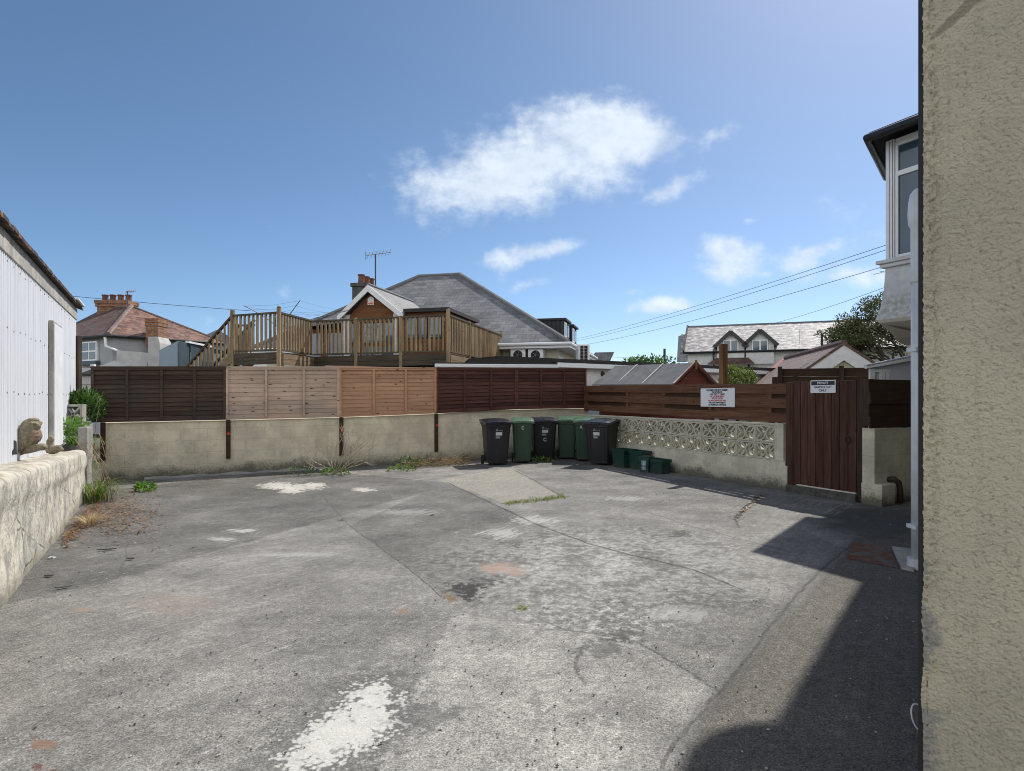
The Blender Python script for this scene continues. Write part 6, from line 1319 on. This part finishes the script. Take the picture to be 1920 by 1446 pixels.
    # conifer half hidden by the bay
    base = W(1722, 745, 26); base.z = 0; o = thing('conifer', 'dark conifer mostly hidden behind the bay window', 'tree', base); mt = MB(); mt.tube([base, base + Vector((0, 0, 8.4))], [.2, .03], 8); mt.build('trunk', M['bark'], o); m = MB()
    for z, L, a in ((6.85, 1.75, 3.1), (6.0, 1.65, 3.2), (6.4, 1.3, .3), (7.5, 1.0, 2.4), (7.6, .9, .2), (5.2, 1.2, 3.0), (3.4, 1.0, 3.3), (3.0, 1.2, 2.9), (2.6, 1.3, 3.2), (2.2, 1.2, 3.0), (5.4, 1.6, .2), (4.2, 1.0, 2.7), (6.9, 1.0, 1.5), (6.2, 1.2, 4.6)):
        d = Vector((math.cos(a), math.sin(a), -.04)); b = base + Vector((0, 0, z))
        for k in range(int(L*60)):
            q = L*(.15 + .85*r.random()); p = b + d*q + Vector((0, 0, .12*math.sin(q*2))); sdv = Vector((-d.y, d.x, 0))*r.choice((-1, 1)); leaf(m, p, d*.8 + sdv*r.uniform(.2, 1.1) + Vector((0, 0, r.uniform(-.25, .25))), Vector((0, 0, 1)), (.16+.22*(1-q/L))*r.uniform(.7, 1.2), .045)
    m.build('foliage', M['conifer'], o)
def scraps():
    r = random.Random(5); n = 0
    m = MB()
    for i in range(1500):
        px, py = r.uniform(-60, 1720), 890 + 600*r.random()**1.6
        if r.random() < .35: px, py = r.gauss(230, 60), r.gauss(965, 30)
        if py < 890: continue
        x, y = G(px, py)
        if (Vector((x, y, 0)) - LW.o).dot(-LW.n) < .05: continue
        s_ = r.uniform(.003, .009); P = [m.v((x + s_*q[0]*r.uniform(.6, 1.3), y + s_*q[1]*r.uniform(.6, 1.3), .002 + s_*.5 + s_*q[2]*.6)) for q in ((1, 0, 0), (0, 1, 0), (-1, 0, 0), (0, -1, 0), (0, 0, 1), (0, 0, -1))]
        for f in ((0, 1, 4), (1, 2, 4), (2, 3, 4), (3, 0, 4), (1, 0, 5), (2, 1, 5), (3, 2, 5), (0, 3, 5)): m.Fc.append([P[k] for k in f]); m.mi.append(0)
    sg = Sh('loose_grit'); rr = sg.isl(); gm = sg.out(sg.mix(sg.ss(rr, .45, .55), (.06, .057, .052), (.42, .40, .36)), .9)
    tag(m.build('loose_grit', gm), kind='stuff')
    for px, py, L, a, lab, mat in ((200, 1033, .09, .3, 'dark wooden stick lying on the concrete near the low wall', 'bark'), (118, 1104, .06, .6, 'dark slate chip on the concrete nearest the low wall', 'stack'), (92, 1082, .04, .2, 'small dark chip at the foot of the low wall', 'stack'), (245, 1050, .04, .1, 'small dark chip beside the joint in the concrete', 'stack')):
        x, y = G(px, py); m = MB(); d = Vector((math.cos(a), math.sin(a), 0))*L; p = Vector((x, y, .012)); m.prism([p - d, p - d*.2 + Vector((.0, -.022, 0)), p + d*.8 + Vector((0, -.012, 0)), p + d, p + d*.1 + Vector((0, .02, 0))], (0, 0, .009)); tag(m.build('debris', M[mat], bevel=.004), lab, 'debris', 'loose scraps on the yard')
    for px, py, lab in ((806, 967, 'small yellow scrap of paper on the concrete'), (88, 1049, 'small white scrap beside the low wall'), (928, 868, 'white scrap at the foot of the left black bin')):
        x, y = G(px, py); m = MB(); m.hexa([(x, y, .004), (x+.05, y+.01, .004), (x+.05, y+.05, .004), (x, y+.04, .004), (x+.004, y, .012), (x+.045, y+.012, .02), (x+.05, y+.05, .012), (x, y+.04, .018)]); tag(m.build('paper_scrap', M['letter'] if px != 806 else M['straw']), lab, 'litter', 'scraps of paper on the yard')
build_ground(); build_world(); build_light_camera()
TOP = back_wall(); panels(); fence_posts(); pierced_wall(); slat_fence(); signs(); gate(); return_wall(); bins(); boxes()
shed(); low_wall(); owl(); house()
deck(); garages(); big_house(); left_house(); red_shed(); right_house(); wires(); plants(); scraps()
